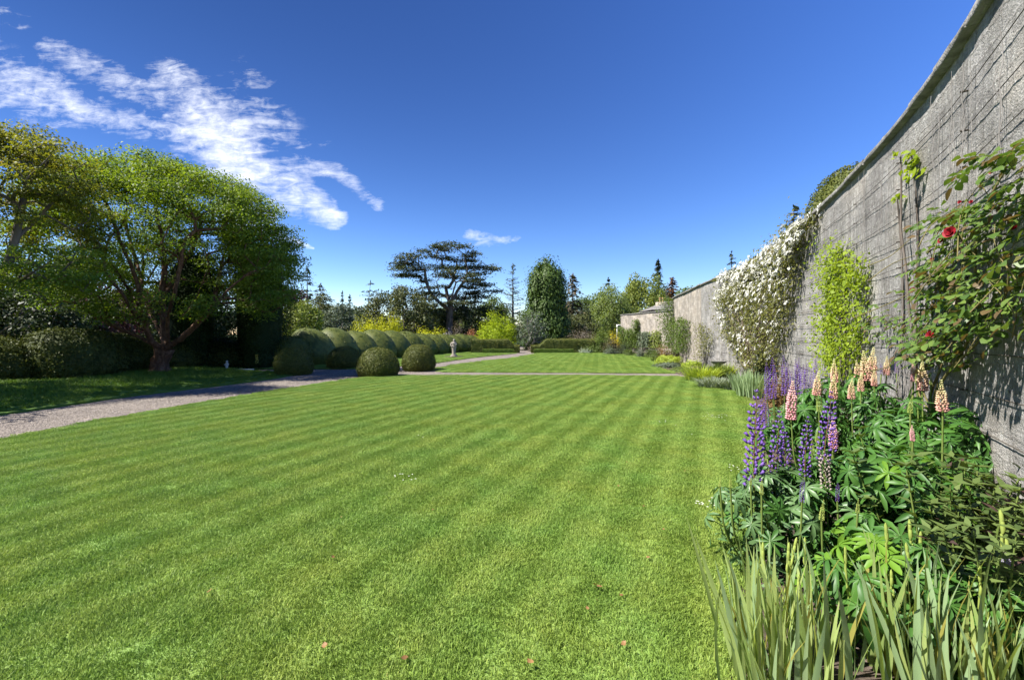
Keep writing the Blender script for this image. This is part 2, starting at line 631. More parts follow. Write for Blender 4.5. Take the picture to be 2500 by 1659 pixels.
def wall_mat(name, base=((0.222, 0.218, 0.212), (0.405, 0.400, 0.395)), streak=0.40, block=(0.30, 0.135)):
    """Weathered stone: faint squared blocks, lichen flecks and rain streaks; UV carries metres along and up the wall."""
    m, N, L = new_mat(name)
    out = N.new('ShaderNodeOutputMaterial')
    uv = N.new('ShaderNodeUVMap')
    uv.uv_map = 'UVMap'
    geo = N.new('ShaderNodeNewGeometry')

    def noise(scale, detail=5, rough=0.6, stretch=None, src=None):
        v = src or uv.outputs[0]
        if stretch:
            mp = N.new('ShaderNodeMapping')
            mp.inputs['Scale'].default_value = stretch
            L.new(v, mp.inputs[0])
            v = mp.outputs[0]
        n = N.new('ShaderNodeTexNoise')
        n.inputs['Scale'].default_value = scale
        n.inputs['Detail'].default_value = detail
        n.inputs['Roughness'].default_value = rough
        L.new(v, n.inputs['Vector'])
        return n.outputs['Fac']

    def ramp(f, stops):
        r = N.new('ShaderNodeValToRGB')
        r.color_ramp.elements[0].position = stops[0][0]
        r.color_ramp.elements[0].color = rgba(stops[0][1])
        r.color_ramp.elements[1].position = stops[-1][0]
        r.color_ramp.elements[1].color = rgba(stops[-1][1])
        for p, c in stops[1:-1]:
            e = r.color_ramp.elements.new(p)
            e.color = rgba(c)
        L.new(f, r.inputs[0])
        return r.outputs[0]

    def mix(kind, fac, a, b):
        x = N.new('ShaderNodeMixRGB')
        x.blend_type = kind
        for i, v in (('Fac', fac), ('Color1', a), ('Color2', b)):
            if isinstance(v, (int, float)):
                x.inputs[i].default_value = v
            elif isinstance(v, tuple):
                x.inputs[i].default_value = rgba(v)
            else:
                L.new(v, x.inputs[i])
        return x.outputs[0]

    c = ramp(noise(2.1, 7, 0.62), [(0.3, base[0]), (0.7, base[1])])
    br = N.new('ShaderNodeTexBrick')
    br.inputs['Scale'].default_value = 1.0
    br.inputs['Brick Width'].default_value = block[0]
    br.inputs['Row Height'].default_value = block[1]
    br.inputs['Mortar Size'].default_value = 0.012
    br.inputs['Mortar Smooth'].default_value = 0.6
    br.inputs['Color1'].default_value = (0.80, 0.785, 0.77, 1)
    br.inputs['Color2'].default_value = (1.19, 1.18, 1.17, 1)
    br.inputs['Mortar'].default_value = (0.82, 0.8, 0.78, 1)
    warp = N.new('ShaderNodeVectorMath')
    warp.operation = 'ADD'
    wn = N.new('ShaderNodeTexNoise')
    wn.inputs['Scale'].default_value = 6
    L.new(uv.outputs[0], wn.inputs['Vector'])
    ws = N.new('ShaderNodeVectorMath')
    ws.operation = 'SCALE'
    ws.inputs['Scale'].default_value = 0.09
    L.new(wn.outputs['Color'], ws.inputs[0])
    L.new(uv.outputs[0], warp.inputs[0])
    L.new(ws.outputs[0], warp.inputs[1])
    L.new(warp.outputs[0], br.inputs['Vector'])
    c = mix('MULTIPLY', 0.85, c, br.outputs['Color'])
    # rain streaks
    st = ramp(noise(3.4, 5, 0.6, (2.6, 0.12, 1)), [(0.42, (0.50, 0.48, 0.46)), (0.58, (1, 1, 1))])
    c = mix('MULTIPLY', streak, c, st)
    pt = ramp(noise(0.9, 5, 0.65), [(0.34, (0.80, 0.79, 0.80)), (0.5, (1, 1, 1)), (0.66, (1.16, 1.12, 1.06))])
    c = mix('MULTIPLY', 1.0, c, pt)
    pw = ramp(noise(4.2, 6, 0.7), [(0.60, (0, 0, 0)), (0.70, (1, 1, 1))])
    c = mix('MIX', mix('MULTIPLY', 1.0, pw, (0.5, 0.5, 0.5)), c, (0.42, 0.415, 0.40))
    # fine grit
    gr = ramp(noise(26, 4, 0.7), [(0.28, (0.6, 0.59, 0.58)), (0.72, (1.3, 1.3, 1.28))])
    c = mix('MULTIPLY', 0.9, c, gr)
    # dark pits
    pit = ramp(noise(44, 3, 0.5), [(0.30, (0.35, 0.34, 0.33)), (0.40, (1, 1, 1))])
    c = mix('MULTIPLY', 0.7, c, pit)
    # pale lichen flecks, running a little downwards
    fl = noise(13.0, 4, 0.6, (1.5, 0.75, 1))
    fr = ramp(fl, [(0.61, (0, 0, 0)), (0.68, (1, 1, 1))])
    c = mix('MIX', fr, c, mix('MIX', noise(7, 3), (0.54, 0.53, 0.505), (0.37, 0.36, 0.33)))
    pb = N.new('ShaderNodeBsdfPrincipled')
    pb.inputs['Roughness'].default_value = 0.92
    pb.inputs['Specular IOR Level'].default_value = 0.15
    L.new(c, pb.inputs['Base Color'])
    hs = N.new('ShaderNodeMath')
    hs.operation = 'ADD'
    L.new(noise(22, 6, 0.72), hs.inputs[0])
    L.new(noise(70, 3, 0.6), hs.inputs[1])
    h2 = N.new('ShaderNodeMath')
    h2.operation = 'ADD'
    L.new(hs.outputs[0], h2.inputs[0])
    fm = N.new('ShaderNodeMath')
    fm.operation = 'MULTIPLY'
    fm.inputs[1].default_value = -0.18
    L.new(br.outputs['Fac'], fm.inputs[0])
    L.new(fm.outputs[0], h2.inputs[1])
    bp = N.new('ShaderNodeBump')
    bp.inputs['Strength'].default_value = 0.8
    bp.inputs['Distance'].default_value = 0.016
    L.new(h2.outputs[0], bp.inputs['Height'])
    L.new(bp.outputs[0], pb.inputs['Normal'])
    L.new(pb.outputs[0], out.inputs[0])
    return m


MAT = {
    'ground': noise_mat('ground_turf', [(0.03, 0.05, 0.015), (0.06, 0.09, 0.025)], 0.8, bump=0.4),
    'gravel': gravel_mat('gravel'),
    'soil': noise_mat('soil', [(0.035, 0.026, 0.02), (0.085, 0.065, 0.05), (0.15, 0.115, 0.095)], 9, bump=0.9, bscale=30),
    'wall': wall_mat('weathered_wall'),
    'wall_far': wall_mat('far_wall', ((0.27, 0.245, 0.218), (0.47, 0.43, 0.385)), 0.35, (0.34, 0.17)),
    'coping': noise_mat('coping_stone', [(0.10, 0.096, 0.088), (0.20, 0.194, 0.182), (0.31, 0.30, 0.285)], 7, bump=0.6, bscale=45),
    'wire': noise_mat('rusty_wire', [(0.05, 0.042, 0.036), (0.10, 0.085, 0.07)], 30, rough=0.7, bump=0),
    'strand': noise_mat('dry_stem', [(0.17, 0.16, 0.15), (0.28, 0.265, 0.255)], 12, rough=0.8, bump=0),
    'maple': leaf_mat('maple_leaf', (0.075, 0.130, 0.016), (0.175, 0.245, 0.032), 0.44, tcol=(1.7, 1.6, 0.5)),
    'maple_red': leaf_mat('flushing_leaf', (0.085, 0.120, 0.018), (0.185, 0.195, 0.034), 0.45, tcol=(1.6, 1.45, 0.5), c3=(0.23, 0.17, 0.045)),
    'maple_bark': noise_mat('peeling_bark', [(0.035, 0.020, 0.014), (0.10, 0.052, 0.030), (0.20, 0.13, 0.09)], 9, bump=0.9, bscale=26, stretch=(1, 1, 0.4)),
    'bark': noise_mat('grey_bark', [(0.05, 0.042, 0.035), (0.12, 0.10, 0.085), (0.17, 0.15, 0.13)], 5, bump=0.7, bscale=14, stretch=(1, 1, 0.3)),
    'bark_pale': noise_mat('pale_bark', [(0.14, 0.13, 0.115), (0.28, 0.26, 0.24)], 5, bump=0.4, bscale=14),
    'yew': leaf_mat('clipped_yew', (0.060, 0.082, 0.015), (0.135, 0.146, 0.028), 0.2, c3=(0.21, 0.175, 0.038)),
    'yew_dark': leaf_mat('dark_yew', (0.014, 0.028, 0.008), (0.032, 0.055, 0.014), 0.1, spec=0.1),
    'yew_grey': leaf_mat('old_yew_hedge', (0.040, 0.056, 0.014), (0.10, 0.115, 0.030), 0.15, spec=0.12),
    'box': leaf_mat('box_hedge', (0.07, 0.12, 0.018), (0.13, 0.19, 0.03), 0.25),
    'cedar': leaf_mat('cedar_needles', (0.040, 0.058, 0.030), (0.085, 0.105, 0.052), 0.15, c3=(0.13, 0.125, 0.065)),
    'cypress': leaf_mat('cypress_spray', (0.035, 0.070, 0.012), (0.085, 0.135, 0.024), 0.22),
    'spruce': leaf_mat('spruce_needles', (0.022, 0.036, 0.024), (0.050, 0.070, 0.045), 0.1),
    'brown_conifer': leaf_mat('brown_conifer', (0.06, 0.058, 0.028), (0.11, 0.095, 0.05), 0.15, c3=(0.13, 0.09, 0.05)),
    'copper': leaf_mat('copper_foliage', (0.075, 0.036, 0.014), (0.15, 0.07, 0.024), 0.2),
    'beech_purple': leaf_mat('purple_beech', (0.045, 0.018, 0.022), (0.12, 0.055, 0.062), 0.25, tcol=(1.4, 0.8, 0.9)),
    'broad': leaf_mat('broadleaf', (0.060, 0.10, 0.022), (0.13, 0.175, 0.042), 0.35),
    'broad_light': leaf_mat('light_broadleaf', (0.075, 0.12, 0.025), (0.14, 0.19, 0.045), 0.35),
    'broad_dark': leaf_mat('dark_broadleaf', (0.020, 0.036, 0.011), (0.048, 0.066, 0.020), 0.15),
    'holm': leaf_mat('evergreen_oak', (0.050, 0.066, 0.020), (0.115, 0.125, 0.040), 0.18),
    'willow': leaf_mat('willow_leaf', (0.13, 0.18, 0.05), (0.21, 0.26, 0.085), 0.4),
    'lime': leaf_mat('lime_acer', (0.20, 0.28, 0.012), (0.36, 0.44, 0.022), 0.4),
    'gold': leaf_mat('golden_leaf', (0.31, 0.35, 0.016), (0.52, 0.54, 0.028), 0.4, tcol=(1.2, 1.1, 0.4)),
    'juniper': leaf_mat('juniper_spray', (0.105, 0.145, 0.024), (0.21, 0.245, 0.05), 0.3),
    'silver': leaf_mat('silver_leaf', (0.16, 0.20, 0.13), (0.30, 0.35, 0.25), 0.15),
    'greygreen': leaf_mat('grey_green_leaf', (0.06, 0.085, 0.05), (0.13, 0.16, 0.10), 0.2),
    'mauve': leaf_mat('mauve_bush', (0.10, 0.085, 0.065), (0.19, 0.155, 0.12), 0.2),
    'azalea': leaf_mat('orange_azalea', (0.22, 0.09, 0.05), (0.42, 0.20, 0.12), 0.25, c3=(0.6, 0.14, 0.06)),
    'pink': leaf_mat('pink_flower', (0.30, 0.06, 0.13), (0.50, 0.12, 0.24), 0.25),
    'yellow': leaf_mat('yellow_flower', (0.50, 0.40, 0.006), (0.72, 0.58, 0.012), 0.2, tcol=(1, 1, 0.4)),
    'white': leaf_mat('white_flower', (0.56, 0.55, 0.49), (0.74, 0.74, 0.69), 0.25, tcol=(1, 1, 0.9)),
    'clematis': leaf_mat('clematis_leaf', (0.085, 0.10, 0.024), (0.17, 0.17, 0.05), 0.3, c3=(0.16, 0.12, 0.06)),
    'vine_bright': leaf_mat('bright_vine', (0.15, 0.225, 0.016), (0.28, 0.36, 0.03), 0.4),
    'climber': leaf_mat('climber_leaf', (0.050, 0.090, 0.014), (0.11, 0.155, 0.026), 0.3),
    'rust': leaf_mat('rust_foliage', (0.13, 0.09, 0.03), (0.24, 0.14, 0.05), 0.25),
    'yellow_grass': leaf_mat('yellow_green_blade', (0.22, 0.31, 0.04), (0.40, 0.47, 0.07), 0.4),
    'lupin_leaf': leaf_mat('lupin_leaf', (0.040, 0.115, 0.022), (0.075, 0.175, 0.030), 0.25, rough=0.45, spec=0.35, tcol=(1.6, 1.5, 0.5)),
    'lupin_leaf_pale': leaf_mat('young_lupin_leaf', (0.10, 0.21, 0.022), (0.15, 0.28, 0.03), 0.3, rough=0.45),
    'lupin_leaf_grey': leaf_mat('greyish_lupin_leaf', (0.065, 0.135, 0.045), (0.115, 0.20, 0.075), 0.2, rough=0.4, spec=0.4),
    'stem': noise_mat('green_stem', [(0.10, 0.16, 0.03), (0.16, 0.20, 0.05)], 10, bump=0),
    'stem_red': noise_mat('reddish_stem', [(0.12, 0.06, 0.03), (0.17, 0.10, 0.05)], 10, bump=0),
    'stem_rose': noise_mat('rose_stem', [(0.10, 0.09, 0.03), (0.20, 0.17, 0.07)], 14, bump=0),
    'purple': leaf_mat('purple_petal', (0.075, 0.030, 0.21), (0.19, 0.105, 0.39), 0.2, tcol=(1.1, 0.9, 1.2)),
    'cream': leaf_mat('cream_pink_petal', (0.64, 0.30, 0.29), (0.76, 0.66, 0.36), 0.25, tcol=(1.1, 1.0, 0.8), c3=(0.66, 0.70, 0.32)),
    'pinkspike': leaf_mat('pink_petal', (0.68, 0.30, 0.36), (0.74, 0.50, 0.46), 0.25, tcol=(1.1, 0.9, 0.9), c3=(0.72, 0.68, 0.36)),
    'spent': leaf_mat('spent_petal', (0.20, 0.16, 0.14), (0.34, 0.29, 0.25), 0.1),
    'lilac': leaf_mat('lilac_petal', (0.28, 0.22, 0.55), (0.55, 0.56, 0.40), 0.2, tcol=(1, 1, 1)),
    'bud': leaf_mat('green_bud', (0.24, 0.32, 0.06), (0.40, 0.46, 0.12), 0.2),
    'iris': leaf_mat('iris_blade', (0.22, 0.31, 0.09), (0.36, 0.44, 0.16), 0.36, rough=0.42, spec=0.35, c3=(0.30, 0.28, 0.07)),
    'iris_blue': leaf_mat('bluish_iris_blade', (0.19, 0.28, 0.13), (0.29, 0.38, 0.20), 0.26, rough=0.42, spec=0.35),
    'dark_leaf': leaf_mat('bronze_leaf', (0.060, 0.095, 0.028), (0.13, 0.18, 0.05), 0.22, rough=0.4, spec=0.4, c3=(0.075, 0.045, 0.04)),
    'rose_leaf': leaf_mat('rose_leaf', (0.055, 0.11, 0.02), (0.135, 0.205, 0.038), 0.3, rough=0.42, spec=0.4, c3=(0.13, 0.09, 0.04)),
    'rose_red': leaf_mat('crimson_petal', (0.15, 0.005, 0.010), (0.32, 0.012, 0.024), 0.15, tcol=(1.2, 0.8, 0.8)),
    'dry_leaf': leaf_mat('fallen_leaf', (0.17, 0.085, 0.035), (0.32, 0.18, 0.075), 0.15),
    'stone': noise_mat('carved_stone', [(0.22, 0.19, 0.155), (0.40, 0.36, 0.30)], 12, bump=0.5, bscale=40),
    'stone_white': noise_mat('white_stone', [(0.48, 0.47, 0.44), (0.70, 0.69, 0.66)], 12, bump=0.3),
    'sign': noise_mat('yellow_sign', [(0.52, 0.48, 0.10), (0.60, 0.55, 0.13)], 4, rough=0.5, bump=0),
    'sign_dark': noise_mat('sign_mark', [(0.03, 0.03, 0.02), (0.05, 0.05, 0.03)], 4, bump=0),
    'wood': noise_mat('weathered_wood', [(0.10, 0.075, 0.05), (0.2, 0.16, 0.12)], 8, bump=0.3),
    'slate': noise_mat('slate_roof', [(0.12, 0.115, 0.115), (0.24, 0.225, 0.215)], 4, bump=0.4, bscale=10),
    'pot': noise_mat('clay_pot', [(0.36, 0.22, 0.11), (0.50, 0.33, 0.18)], 6, bump=0),
    'white_paint': noise_mat('white_paint', [(0.70, 0.70, 0.68), (0.80, 0.80, 0.78)], 4, rough=0.5, bump=0),
    'glass': noise_mat('dull_glass', [(0.08, 0.10, 0.11), (0.14, 0.16, 0.17)], 2, rough=0.1, bump=0, spec=0.5),
}
LAWN_L, LAWN_D = (0.282, 0.384, 0.088), (0.182, 0.286, 0.051)
THATCH_L, THATCH_D = (0.190, 0.275, 0.064), (0.135, 0.212, 0.041)
PERP_N = (0.922, -0.387)
PERP_F = (0.982, -0.187)
MAT['lawn'] = lawn_mat('lawn_turf', PERP_N, THATCH_L, THATCH_D, blades=False)
MAT['lawn_far'] = lawn_mat('far_lawn_turf', PERP_F, THATCH_L, THATCH_D, blades=False)
MAT['blade'] = lawn_mat('lawn_blade', PERP_N, LAWN_L, LAWN_D)
MAT['blade_far'] = lawn_mat('far_lawn_blade', PERP_F, LAWN_L, LAWN_D)
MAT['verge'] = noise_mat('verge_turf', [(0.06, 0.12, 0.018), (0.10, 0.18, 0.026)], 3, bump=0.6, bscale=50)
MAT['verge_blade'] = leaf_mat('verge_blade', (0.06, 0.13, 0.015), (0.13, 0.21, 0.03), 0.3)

# ------------------------------------------------------------------ ground, lawns, paths, soil
def smooth_line(pts, n=8, closed=False):
    """Catmull-Rom through pts."""
    P = np.asarray(pts, float)
    m = len(P)
    out = []
    for i in range(m if closed else m - 1):
        p0, p1, p2, p3 = (P[(i - 1) % m] if closed or i > 0 else 2 * P[0] - P[1]), P[i], P[(i + 1) % m], \
            (P[(i + 2) % m] if closed or i + 2 < m else 2 * P[-1] - P[-2])
        for t in np.linspace(0, 1, n, endpoint=False):
            out.append(0.5 * (2 * p1 + (p2 - p0) * t + (2 * p0 - 5 * p1 + 4 * p2 - p3) * t * t + (3 * p1 - p0 - 3 * p2 + p3) * t ** 3))
    if not closed:
        out.append(P[-1])
    return np.array(out)


def slab(name, outline, z, mat, drop=0.08):
    """A flat sheet with an edge that goes down by drop."""
    bm = bmesh.new()
    vs = [bm.verts.new((x, y, z)) for x, y in outline]
    f = bm.faces.new(vs)
    f.normal_update()
    if f.normal.z < 0:
        f.normal_flip()
    if drop:
        lo = [bm.verts.new((x, y, z - drop)) for x, y in outline]
        n = len(vs)
        for i in range(n):
            j = (i + 1) % n
            bm.faces.new((vs[i], lo[i], lo[j], vs[j]))
    bmesh.ops.triangulate(bm, faces=[f])
    bmesh.ops.recalc_face_normals(bm, faces=bm.faces[:])
    me = bpy.data.meshes.new(name)
    bm.to_mesh(me)
    bm.free()
    me.materials.append(mat)
    return link(bpy.data.objects.new(name, me))


def inside(poly, P):
    x, y = P[:, 0], P[:, 1]
    r = np.zeros(len(P), bool)
    n = len(poly)
    for i in range(n):
        x0, y0 = poly[i]
        x1, y1 = poly[(i + 1) % n]
        c = ((y0 > y) != (y1 > y)) & (x < (x1 - x0) * (y - y0) / (y1 - y0 + 1e-12) + x0)
        r ^= c
    return r


EDGE_LEFT = smooth_line([(-7.6, -1.5), (-7.45, 2), (-7.1, 6.31), (-6.8, 8.9), (-6.05, 12.35), (-5.3, 15.0)], 6)
EDGE_LEFT = np.vstack((EDGE_LEFT, [(-5.0, 15.7), (-4.5, 16.15)]))
EDGE_TOP = np.array([(-2.2, 16.3), (2.2, 16.35), (5.0, 16.05), (6.0, 15.8)])
EDGE_BED = smooth_line([(6.0, 15.4), (5.85, 13.2), (5.6, 11.4), (5.0, 9.58), (4.25, 8.0), (3.2, 6.0), (1.95, 3.75), (0.95, 2.0), (0.4, 1.0), (-0.1, 0), (-0.6, -1.5)], 6)
POLY_NEAR = np.vstack((EDGE_LEFT, EDGE_TOP, EDGE_BED))
POLY_FAR = np.vstack(([(-2.75, 18.0)], [(-3.25, 18.9), (-3.2, 20.3)], smooth_line([(-2.9, 21.3), (-1.96, 24.2), (0.26, 29.2), (1.9, 34.7)], 5),
                      [(2.1, 36.6), (6.6, 36.8), (8.3, 37.0), (9.5, 34.4), (9.2, 30.9)], smooth_line([(8.5, 27), (7.4, 23.6), (6.5, 20.2), (6.25, 17.4)], 5)))
POLY_VERGE = np.vstack((smooth_line([(-10.2, -2), (-9.9, 4), (-9.43, 8.38), (-9.1, 11.04), (-8.31, 13.66), (-7.94, 15.7)], 5),
                        [(-7.95, 16.6), (-8.4, 17.5), (-9.3, 18.05), (-12.4, 18.25), (-26, 18.4), (-26, -2)]))
POLY_BACK = np.vstack(([(-26, 19.8), (-9.0, 19.5), (-6.2, 19.6), (-5.4, 20.6), (-5.1, 21.7)], smooth_line([(-4.7, 22.4), (-4.0, 23.5), (-2.37, 29.2), (0.32, 35.5)], 5), [(0.4, 37.5), (0.4, 44), (-26, 44)]))

tag(slab('ground', [(-900, -60), (900, -60), (900, 2200), (-900, 2200)], -0.06, MAT['ground'], 0), 'dark green ground stretching away under the distant trees', 'ground', kind='structure')
tag(slab('gravel_path', [(-14, -3), (7.2, -3), (7.2, 21), (2.5, 36), (2.5, 60), (-0.5, 60), (-9, 30), (-26, 21), (-26, 17), (-14, 15)], 0.0, MAT['gravel']),
    'pinkish grey gravel path running past the topiary domes', 'path', kind='structure')
tag(slab('lawn', POLY_NEAR, 0.04, MAT['lawn']), 'large striped mown lawn in front of the gravel crosspath', 'lawn', kind='structure')
tag(slab('lawn', POLY_FAR, 0.04, MAT['lawn_far']), 'smaller striped lawn beyond the gravel crosspath', 'lawn', kind='structure')
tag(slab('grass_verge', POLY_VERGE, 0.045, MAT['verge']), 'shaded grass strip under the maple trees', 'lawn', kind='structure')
tag(slab('lawn', POLY_BACK, 0.04, MAT['verge']), 'grass around the stone figure beside the wavy hedge', 'lawn', kind='structure')
BED = np.vstack((EDGE_BED[::-1] - np.array([0.06, 0]), [(6.0, 15.5), (6.25, 16.0), (6.3, 17.3), (6.4, 20.2), (7.3, 23.6), (8.4, 27), (9.1, 30.9), (9.4, 34.4), (8.2, 36.9), (6.6, 37), (6.6, 48), (32, 48), (32, -1.5)]))
tag(slab('soil', BED, 0.018, MAT['soil'], 0.05), 'dark crumbly soil of the flower border below the wall', 'soil', kind='structure')


# ------------------------------------------------------------------ grass blades and gravel stones
def scatter(name, pts, rot, scl, template, label, cat):
    me = bpy.data.meshes.new(name)
    me.vertices.add(len(pts))
    me.vertices.foreach_set('co', np.asarray(pts, np.float32).ravel())
    a = me.attributes.new('rot', 'FLOAT_VECTOR', 'POINT')
    a.data.foreach_set('vector', np.asarray(rot, np.float32).ravel())
    a = me.attributes.new('scl', 'FLOAT', 'POINT')
    a.data.foreach_set('value', np.asarray(scl, np.float32).ravel())
    o = link(bpy.data.objects.new(name, me))
    ng = bpy.data.node_groups.new(name + '_scatter', 'GeometryNodeTree')
    ng.interface.new_socket('Geometry', in_out='INPUT', socket_type='NodeSocketGeometry')
    ng.interface.new_socket('Geometry', in_out='OUTPUT', socket_type='NodeSocketGeometry')
    N, L = ng.nodes, ng.links
    gi, go = N.new('NodeGroupInput'), N.new('NodeGroupOutput')
    inst = N.new('GeometryNodeInstanceOnPoints')
    ob = N.new('GeometryNodeObjectInfo')
    ob.inputs['Object'].default_value = template
    r = N.new('GeometryNodeInputNamedAttribute')
    r.data_type = 'FLOAT_VECTOR'
    r.inputs['Name'].default_value = 'rot'
    e2r = N.new('FunctionNodeEulerToRotation')
    s = N.new('GeometryNodeInputNamedAttribute')
    s.data_type = 'FLOAT'
    s.inputs['Name'].default_value = 'scl'
    L.new(gi.outputs[0], inst.inputs['Points'])
    L.new(ob.outputs['Geometry'], inst.inputs['Instance'])
    L.new(r.outputs['Attribute'], e2r.inputs[0])
    L.new(e2r.outputs[0], inst.inputs['Rotation'])
    L.new(s.outputs['Attribute'], inst.inputs['Scale'])
    L.new(inst.outputs[0], go.inputs[0])
    o.modifiers.new('scatter', 'NODES').node_group = ng
    return tag(o, label, cat, kind='stuff')


def blade_patch(name, mat, size, n, hmin, hmax, width, lean):
    """A square of turf: n tapering blades leaning mostly along +x."""
    P = np.column_stack((R.uniform(-size / 2, size / 2, n), R.uniform(-size / 2, size / 2, n), np.zeros(n)))
    h = R.uniform(hmin, hmax, n)[:, None]
    a = R.uniform(0, 2 * np.pi, n)
    side = np.column_stack((np.cos(a), np.sin(a), np.zeros(n)))
    ln = np.column_stack((R.normal(lean, 0.35, n), R.normal(0, 0.4, n), np.zeros(n)))
    w = R.uniform(0.7, 1.3, n)[:, None] * width
    mid = P + ln * h * 0.35 + np.array((0, 0, 1.0)) * h * 0.6
    tip = P + ln * h * 1.0 + np.array((0, 0, 1.0)) * h * R.uniform(0.75, 1.0, n)[:, None]
    V = np.stack((P - side * w / 2, P + side * w / 2, mid + side * w * 0.42, mid - side * w * 0.42, tip), 1).reshape(-1, 3)
    b = np.arange(n)[:, None] * 5
    tint = R.uniform(0, 1, n)
    g = Geo()
    g.V.append(V)
    g.n = len(V)
    g.Q.append(b + np.array([[0, 1, 2, 3]]))
    g.T.append(b + np.array([[3, 2, 4]]))
    g.tq.append(tint)
    g.tt.append(tint)
    return bpy.data.objects.new(name, g.mesh(name, mat))


def grid_in(poly, step, jit=0.5, zlim=None):
    lo, hi = poly.min(0), poly.max(0)
    gx, gy = np.meshgrid(np.arange(lo[0], hi[0], step), np.arange(lo[1], hi[1], step))
    P = np.column_stack((gx.ravel(), gy.ravel()))
    P = P + R.uniform(-jit, jit, P.shape) * step
    P = P[inside(poly, P)]
    # keep what the frame (and a step to either side of it) can show
    vis = (P[:, 1] > 0.9) & (np.abs(P[:, 0]) < P[:, 1] * 1.18 + 1.5)
    P = P[vis]
    return P


def lay_turf(name, poly, step, template, perp, label, z=0.038, s0=0.85, s1=1.2):
    P = grid_in(poly, step)
    n = len(P)
    ph = np.sin((P @ np.array(perp)) * 2 * np.pi / 0.44)
    d = math.atan2(perp[0], -perp[1])                      # the way the mower went
    ang = np.where(ph > 0, d, d + np.pi) + R.normal(0, 0.9, n)
    rot = np.column_stack((R.normal(0, 0.02, n), R.normal(0, 0.02, n), ang))
    return scatter(name, np.column_stack((P, np.full(n, z))), rot, R.uniform(s0, s1, n), template, label, 'grass')


T_NEAR = blade_patch('turf_patch', MAT['blade'], 0.30, 760, 0.012, 0.027, 0.0040, 0.25)
T_FAR = blade_patch('far_turf_patch', MAT['blade_far'], 0.50, 600, 0.012, 0.025, 0.0085, 0.30)
T_VERGE = blade_patch('verge_patch', MAT['verge_blade'], 0.40, 300, 0.05, 0.14, 0.008, 0.15)
lay_turf('lawn_grass', POLY_NEAR, 0.15, T_NEAR, PERP_N, 'short mown grass blades of the large striped lawn')
lay_turf('lawn_grass', POLY_FAR, 0.25, T_FAR, PERP_F, 'short mown grass blades of the lawn beyond the crosspath')
lay_turf('lawn_grass', POLY_BACK[:, :], 0.30, T_FAR, PERP_F, 'short grass blades around the stone figure')
Pv = grid_in(POLY_VERGE, 0.27)
# the verge is mown along the path and left long by the hedge
far_ = np.clip((-9.2 - Pv[:, 0]) / 2.5 - 0.2, 0, 1)
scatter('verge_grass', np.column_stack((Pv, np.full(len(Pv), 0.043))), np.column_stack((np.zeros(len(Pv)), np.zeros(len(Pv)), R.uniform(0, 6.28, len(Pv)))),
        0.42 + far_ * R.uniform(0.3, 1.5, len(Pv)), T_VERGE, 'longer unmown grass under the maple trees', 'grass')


def pebble_patch(size, n):
    g = Geo()
    base = np.array([(0, 0, 1), (1, 0, 0), (0, 1, 0), (-1, 0, 0), (0, -1, 0)], float)
    T = [(0, 1, 2), (0, 2, 3), (0, 3, 4), (0, 4, 1)]
    for _ in range(n):
        r = random.uniform(0.006, 0.014)
        a = random.uniform(0, 6.28)
        c, s = math.cos(a), math.sin(a)
        V = base * np.array((r * random.uniform(0.8, 1.5), r, r * random.uniform(0.5, 0.9)))
        V = V @ np.array([(c, s, 0), (-s, c, 0), (0, 0, 1)]) + np.array((random.uniform(-size / 2, size / 2), random.uniform(-size / 2, size / 2), 0))
        g.add(V, T=T)
    return bpy.data.objects.new('gravel_patch', g.mesh('gravel_patch', MAT['gravel']))


PATH = np.vstack((EDGE_LEFT[:-2], [(-5.0, 15.5), (-2.5, 16.2), (-3, 20), (-9, 19.7), (-8.4, 17.6)], POLY_VERGE[:26][::-1]))
Pg = grid_in(PATH, 0.27)
Pg = Pg[~inside(POLY_NEAR, Pg) & ~inside(POLY_VERGE, Pg)]
scatter('gravel', np.column_stack((Pg, np.full(len(Pg), 0.001))), np.column_stack((np.zeros(len(Pg)), np.zeros(len(Pg)), R.uniform(0, 6.28, len(Pg)))),
        R.uniform(0.9, 1.15, len(Pg)), pebble_patch(0.34, 330), 'loose gravel stones on the path beside the maple', 'gravel')


# ------------------------------------------------------------------ walls
class WallLine:
    def __init__(self, pts):
        L = smooth_line([(x, y) for x, y in pts], 24)
        d = np.concatenate(([0], np.cumsum(np.linalg.norm(np.diff(L, axis=0), axis=1))))
        self.L, self.d, self.len = L, d, d[-1]

    def pos(self, s):
        s = np.asarray(s, float)
        return np.stack((np.interp(s, self.d, self.L[:, 0]), np.interp(s, self.d, self.L[:, 1])), -1)

    def nrm(self, s):
        t = unit(self.pos(np.asarray(s) + 0.05) - self.pos(np.asarray(s) - 0.05))
        return np.stack((-t[..., 1], t[..., 0]), -1)          # the side that faces the lawn

    def at(self, s, z, off=0.0):
        p, n = self.pos(s), self.nrm(s)
        q = p + n * np.asarray(off, float)[..., None]
        return np.concatenate((q, np.broadcast_to(np.asarray(z, float), q.shape[:-1])[..., None]), -1)

    def s_at_px(self, x):
        """Distance along the wall at which the frame column x meets it."""
        r = self.L[:, 0] / np.maximum(self.L[:, 1], 0.2)
        k = (x - CX) / FPX
        ok = self.L[:, 1] > 0.5
        ok[int(np.argmin(np.where(ok, r, 9))) + 1:] = False      # only the stretch that faces the viewer
        return float(np.interp(k, r[ok][::-1], self.d[ok][::-1]))


